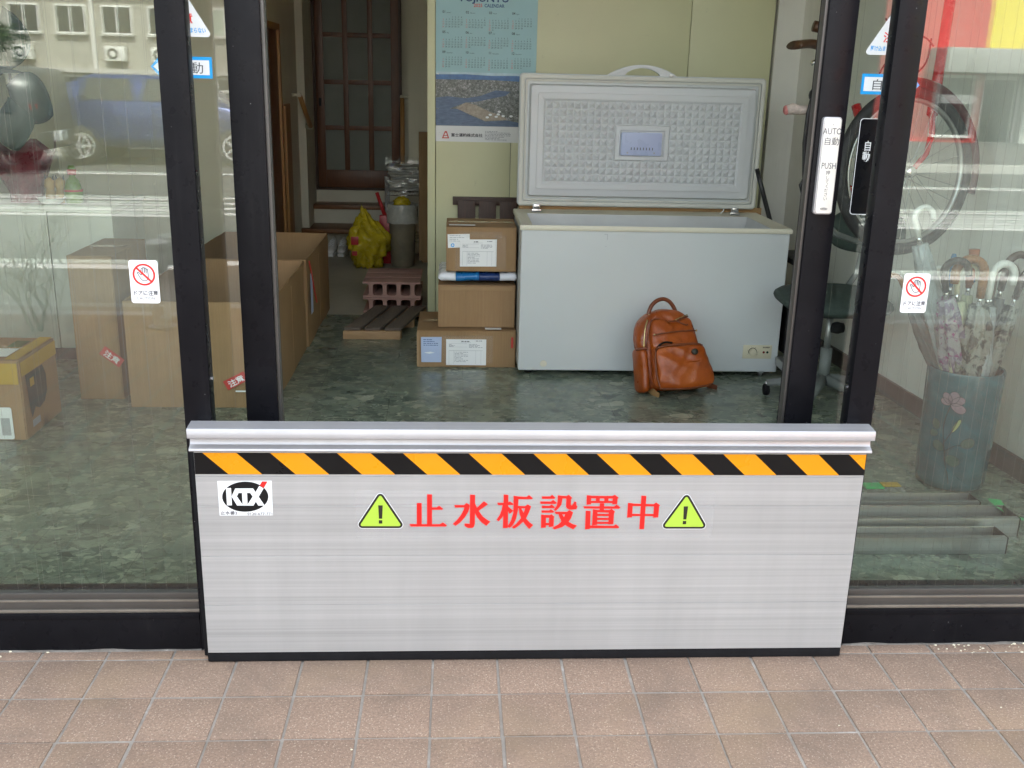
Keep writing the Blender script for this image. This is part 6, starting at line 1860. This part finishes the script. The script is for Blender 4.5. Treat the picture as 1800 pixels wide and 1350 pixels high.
# ================================================================== THE STREET OPPOSITE (seen mirrored in the shop windows)
def car(label, paint, x, y, z, ln, ht, wd, van=False, flip=1):
    c = thing('parked_car', label, 'car', (x, y, z), 'cars along the street')
    S_ = [(-.5, .42, .55, .56, .80), (-.49, .30, .62, .64, .92), (-.44, .22, .66, .70, .98), (-.36, .2, .69, .90, 1), (-.27, .2, .71, 1.0, 1), (-.05, .2, .70, 1.0, 1), (.12, .2, .68, .97, 1), (.24, .2, .66, .72, 1), (.38, .22, .60, .62, .97), (.47, .26, .5, .52, .90), (.5, .36, .45, .46, .78)]
    if van: S_ = [(-.5, .3, .52, .93, .92), (-.485, .22, .55, .985, .97), (-.4, .2, .56, 1.0, 1), (-.1, .2, .56, 1.0, 1), (.15, .2, .56, .99, 1), (.28, .2, .55, .90, 1), (.38, .2, .54, .58, .98), (.47, .25, .46, .48, .92), (.5, .34, .42, .43, .82)]
    rings = []
    for t, zb, zm, zt, k_ in S_:
        h = wd/2*k_; r_ = h*.78 if zt-zm > .05 else h*.92
        zb, zm, zt = zb*ht, zm*ht, zt*ht; X = x+flip*t*ln
        rings.append([(X, y-h*.92, z+zb), (X, y-h, z+zb+.12*ht), (X, y-h, z+zm), (X, y-(h+r_)/2, z+(zm+zt)/2), (X, y-r_, z+zt-.02), (X, y-r_*.5, z+zt), (X, y+r_*.5, z+zt), (X, y+r_, z+zt-.02), (X, y+(h+r_)/2, z+(zm+zt)/2), (X, y+h, z+zm), (X, y+h, z+zb+.12*ht), (X, y+h*.92, z+zb)])
    b = MB(); b.ring(rings); b.build('body', paint, c, smooth=True)
    # side glass, both sides, set proud of the body
    for sg in (-1, 1):
        for (ta, tb_) in (((-.3, -.08), (-.06, .13)) if not van else ((-.44, -.2), (-.18, .02), (.04, .2))):
            h = wd/2
            zm, zt = .72*ht, .955*ht
            if van: zm, zt = .58*ht, .93*ht
            b = MB(); ya, yb = y+sg*(h*1.004), y+sg*(h*.82)
            b.add([(x+flip*ta*ln, ya, z+zm), (x+flip*tb_*ln, ya, z+zm), (x+flip*(tb_-.02)*ln, yb+sg*.012, z+zt), (x+flip*(ta+.02)*ln, yb+sg*.012, z+zt)], [(0, 1, 2, 3)])
            b.add([(x+flip*ta*ln, ya-sg*.03, z+zm), (x+flip*tb_*ln, ya-sg*.03, z+zm), (x+flip*(tb_-.02)*ln, yb-sg*.02, z+zt), (x+flip*(ta+.02)*ln, yb-sg*.02, z+zt)], [(3, 2, 1, 0)])
            b.build('side_window', 'dark_glass', c)
        for t in (-.31, .31):
            wx, wy = x+flip*t*ln, y+sg*(wd/2-.06)
            w_ = MB().lathe([(.2, -.1), (.29, -.1), (.31, -.07), (.31, .07), (.29, .1), (.2, .1)], (wx, wy, z+.31), 28, 'y').build('wheel', 'tyre', c, smooth=True)
            b = MB(); yy = wy+sg*.104
            ringpoly(b, arc(wx, z+.31, .2, 0, 6.08, 29), arc(wx, z+.31, .165, 0, 6.08, 29), yy-.012, yy+.012)
            for q in range(5):
                a = 2*math.pi*q/5; ca, sa = math.cos(a), math.sin(a); px_, pz_ = -sa*.022, ca*.022
                b.prism([(wx+px_, z+.31+pz_), (wx-px_, z+.31-pz_), (wx+ca*.17-px_*.8, z+.31+sa*.17-pz_*.8), (wx+ca*.17+px_*.8, z+.31+sa*.17+pz_*.8)], yy-.01+.001*q, yy+.01+.001*q)
            b.build('rim', 'wheel_silver', w_)
    tx = x-flip*ln*.497
    for sg in (-1, 1): bx('tail_lamp', 'lamp_red', c, min(tx, tx+flip*.09)-.03, max(tx, tx+flip*.09), y+sg*wd*.40-.08, y+sg*wd*.40+.08, z+.52*ht, z+.66*ht, .01)
    bx('bumper', paint, c, min(tx-flip*.05, tx+flip*.1), max(tx-flip*.05, tx+flip*.1), y-wd*.42, y+wd*.42, z+.28*ht, z+.40*ht, .03)
    bx('number_plate', 'sticker_white', c, min(tx-flip*.062, tx-flip*.055), max(tx-flip*.062, tx-flip*.055), y-.165, y+.165, z+.33*ht-.05, z+.33*ht+.1, .004)
    fx = x+flip*ln*.49
    for sg in (-1, 1): bx('head_lamp', 'lamp_clear', c, min(fx-flip*.1, fx), max(fx-flip*.1, fx), y+sg*wd*.36-.12, y+sg*wd*.36+.12, z+.40*ht, z+.49*ht, .02)
    bx('door_seam', 'car_trim', c, x-.01, x+.01, y-wd/2-.003, y+wd/2+.003, z+.25*ht, z+.66*ht)
car('blue hatchback across the street, mirrored in the left window', 'car_blue', -4.9, -15.2, -.15, 3.9, 1.42, 1.66, False, 1)
car('dark grey van at the left, mirrored in the left window', 'car_silver', -8.25, -13.4, -.15, 4.3, 1.5, 1.66, True, -1)

def apartment():
    YF = -39.5
    a = thing('apartment_block', 'beige apartment block with air conditioners, mirrored in the left window', 'building', (-16, YF, -.1))
    bx('wall', 'apartment_wall', a, -34, -5.5, YF-8, YF, -.15, 9)
    bx('parapet', 'facade', a, -34.2, -5.3, YF-8.2, YF+.2, 9.0, 9.3)
    bx('band', 'facade', a, -34, -5.5, YF+.002, YF+.25, 1.15, 1.32); bx('band', 'facade', a, -34, -5.5, YF+.002, YF+.25, 4.1, 4.3)
    rd = random.Random(2)
    def win(x, z, w_, h, mt='dark_glass'):
        f = bx('window', 'post_white', a, x, x+w_, YF+.003, YF+.06, z, z+h)
        for q in range(2):
            xa = x+.06+(w_-.06)*q/2
            bx('pane', mt, f, xa, xa+(w_-.18)/2, YF+.061, YF+.075, z+.06, z+h-.06)
        bx('sill', 'kerb', f, x-.05, x+w_+.05, YF+.003, YF+.16, z-.07, z-.002)
    x = -33
    k_ = 0
    while x < -6.6:
        win(x, 2.6, 1.15, 1.05, 'curtain' if k_ % 5 == 3 else 'dark_glass'); win(x, 5.4, 1.15, 1.2, 'dark_glass' if k_ % 3 else 'curtain'); win(x+.1, .55, 1.3, .5)
        if k_ % 3 != 1:
            u = bx('air_conditioner', 'ac_white', a, x+.1, x+.88, YF+.05, YF+.36, 1.6, 2.15, .02)
            b = MB(); ringpoly(b, arc(x+.4, 1.875, .2, 0, 6.0, 23), arc(x+.4, 1.875, .12, 0, 6.0, 23), YF+.361, YF+.372); b.build('fan_grille', 'car_trim', u)
        if k_ % 4 == 2: bx('drain_pipe', 'post_white', a, x+1.33, x+1.42, YF+.003, YF+.1, -.1, 8.9)
        if k_ % 4 == 0: bx('pilaster', 'facade', a, x+1.25, x+1.6, YF+.003, YF+.22, -.1, 1.149)
        x += 1.75; k_ += 1
    w_ = thing('boundary_wall', 'low pale concrete wall across the street behind the cars', 'wall', (-10, -18.0, -.02))
    for i in range(14): bx('wall_panel', 'kerb', w_, -32+i*2.0+.005, -30+i*2.0-.005, -18.1, -17.95, -.02, .38)
    for i in range(14): bx('coping', 'facade', w_, -32+i*2.0+.002, -30+i*2.0-.002, -18.14, -17.91, .381, .44)
apartment()
def red_shop():
    YF = -24.5
    a = thing('red_yellow_shop', 'red and yellow fronted shop mirrored in the right window', 'building', (14, YF, -.1))
    bx('red_front', 'shop_red', a, 9.9, 13.75, YF-6, YF, -.1, 6); bx('yellow_front', 'shop_yellow', a, 13.752, 19.5, YF-6, YF, 2.36, 6)
    bx('lower_front', 'shop_grey', a, 13.752, 19.5, YF-6, YF-.3, -.1, 2.359)
    bx('awning', 'shop_grey', a, 12.2, 19.6, YF+.003, YF+1.1, 1.75, 2.35, .04)
    f = bx('shop_window', 'post_white', a, 12.5, 13.6, YF+.003, YF+.06, .1, 1.7); bx('pane', 'dark_glass', f, 12.58, 13.52, YF+.061, YF+.07, .18, 1.62)
    f = bx('shop_window', 'post_white', a, 13.85, 14.9, YF-.297, YF-.24, -.1, 1.7); bx('pane', 'dark_glass', f, 13.93, 14.82, YF-.239, YF-.23, 0, 1.6)
    bx('white_sign', 'post_white', a, 12.6, 13.5, YF+.12, YF+.16, .98, 1.2); bx('white_column', 'post_white', a, 15.0, 15.5, YF-.29, YF+.1, -.1, 1.74); bx('yellow_column', 'shop_yellow', a, 15.6, 16.6, YF-.29, YF+.05, -.1, 1.0)
    g = thing('grey_house', 'plain grey house front right of the apartment block', 'building', (3, -26, -.1))
    bx('wall', 'facade', g, -5.2, 9.6, -34, -26, -.1, 6.5)
    for i in range(6):
        f = bx('window', 'post_white', g, -4.4+i*2.3, -3.0+i*2.3, -25.998, -25.94, .9, 2.2); bx('pane', 'dark_glass', f, -4.3+i*2.3, -3.1+i*2.3, -25.939, -25.93, 1.0, 2.1)
    # a tall red banner pole in front
red_shop()
def bollard(x, y, lab):
    p = thing('bollard', lab, 'bollard', (x, y, 0), 'white kerb posts')
    MB().lathe([(.05, -.001), (.05, .44), (.06, .445), (.062, .47), (.05, .482), (.002, .49)], (x, y, 0), 24).build('post', 'post_white', p, auto=40)
    MB().lathe([(.075, -.003), (.075, .012), (.05, .02)], (x, y, 0), 24).build('foot_ring', 'steel_dull', p, auto=40)
bollard(-1.72, -3.05, 'white kerb post mirrored in the left window'); bollard(3.2, -3.05, 'white kerb post far to the right of the entrance')
def shrub(x, y, z0, seed, ht, lab):
    t = thing('bare_shrub', lab, 'shrub', (x, y, z0))
    rd = random.Random(seed)
    trunk, tw = MB(), MB()
    def grow(p, d, l, r_, dep):
        pts = [p]; q = p.copy(); dd = d.copy()
        for i in range(4):
            dd = (dd+Vector((rd.uniform(-.25, .25), rd.uniform(-.25, .25), rd.uniform(-.1, .2)))).normalized(); q = q+dd*l/4; pts.append(q.copy())
        (trunk if dep < 2 else tw).tube(pts, [r_*(1-.12*i) for i in range(5)], 5)
        if dep < 4:
            for _ in range(3 if dep < 3 else 2):
                k_ = rd.randint(2, 4); nd = (dd+Vector((rd.uniform(-1, 1), rd.uniform(-1, 1), rd.uniform(-.1, .7)))).normalized(); grow(pts[k_], nd, l*rd.uniform(.6, .8), r_*.55, dep+1)
    for s_ in range(3): grow(Vector((x+rd.uniform(-.05, .05), y, z0)), Vector((rd.uniform(-.6, .6), rd.uniform(-.4, .4), 1)).normalized(), ht*.38, .012, 0)
    trunk.build('trunk', 'bark', t, smooth=True); tw.build('twigs', 'bark', t, smooth=True)
shrub(-2.35, -2.95, -.002, 4, .75, 'small bare shrub at the kerb mirrored in the left window')
def tree(x, y, z0, h, seed, lab):
    t = thing('street_tree', lab, 'tree', (x, y, z0)); rd = random.Random(seed)
    tk = MB(); tk.tube([(x, y, z0), (x+.05, y, z0+h*.4), (x-.05, y, z0+h*.75)], [.12, .09, .05], 10)
    for _ in range(6):
        a = rd.uniform(0, 6.28); tk.tube([(x, y, z0+h*.4), (x+.5*math.cos(a), y+.5*math.sin(a), z0+h*.62), (x+.9*math.cos(a), y+.9*math.sin(a), z0+h*.75)], [.05, .035, .015], 6)
    tk.build('trunk', 'bark', t, smooth=True)
    cr = MB(); cl = [(Vector((x+rd.gauss(0, .7), y+rd.gauss(0, .7), z0+h*.72+rd.gauss(0, .5))), rd.uniform(.3, .6)) for _ in range(22)]
    for i in range(2600):
        c, r_ = rd.choice(cl); d = Vector((rd.gauss(0, 1), rd.gauss(0, 1), rd.gauss(0, 1))).normalized()*r_*rd.random()**.4
        u_ = Vector((rd.gauss(0, 1), rd.gauss(0, 1), rd.gauss(0, 1))).normalized(); v_ = u_.orthogonal().normalized(); s_ = rd.uniform(.05, .09); p = c+d
        cr.add([p-u_*s_, p+v_*s_*.5, p+u_*s_, p-v_*s_*.5], [(0, 1, 2, 3)])
    cr.build('crown', 'leafage', t)
tree(-14.6, -30.0, -.02, 2.9, 3, 'small leafy tree in front of the apartment block')
tree(-19.5, -31.0, -.02, 3.2, 8, 'leafy tree left of the apartment entrance')

def litter():
    rd = random.Random(12); b = MB()
    for i in range(46):
        r_ = rd.random()
        x, y = (rd.uniform(1.12, 1.42), rd.uniform(.15, .195)) if r_ < .5 else (rd.uniform(-1.4, -.75), rd.uniform(.17, .196)) if r_ < .8 else (rd.uniform(-1.3, 1.4), rd.uniform(-.35, .16))
        s_ = rd.uniform(.0012, .0042)*(1 if r_ < .8 else .6); a = rd.uniform(0, 6.28)
        P_ = [(x+s_*(1+.5*rd.random())*math.cos(a+q*1.257), y+s_*(.5+.6*rd.random())*math.sin(a+q*1.257)) for q in range(5)]
        b.ring([[(p[0], p[1], .0004) for p in P_], [(x+(p[0]-x)*.7, y+(p[1]-y)*.7, .0008+s_*.5) for p in P_]])
    o = b.build('grit', 'crook_cream'); o['kind'] = 'stuff'; o['label'] = 'pale grit and leaf crumbs along the door sill'; o['category'] = 'grit'
litter()
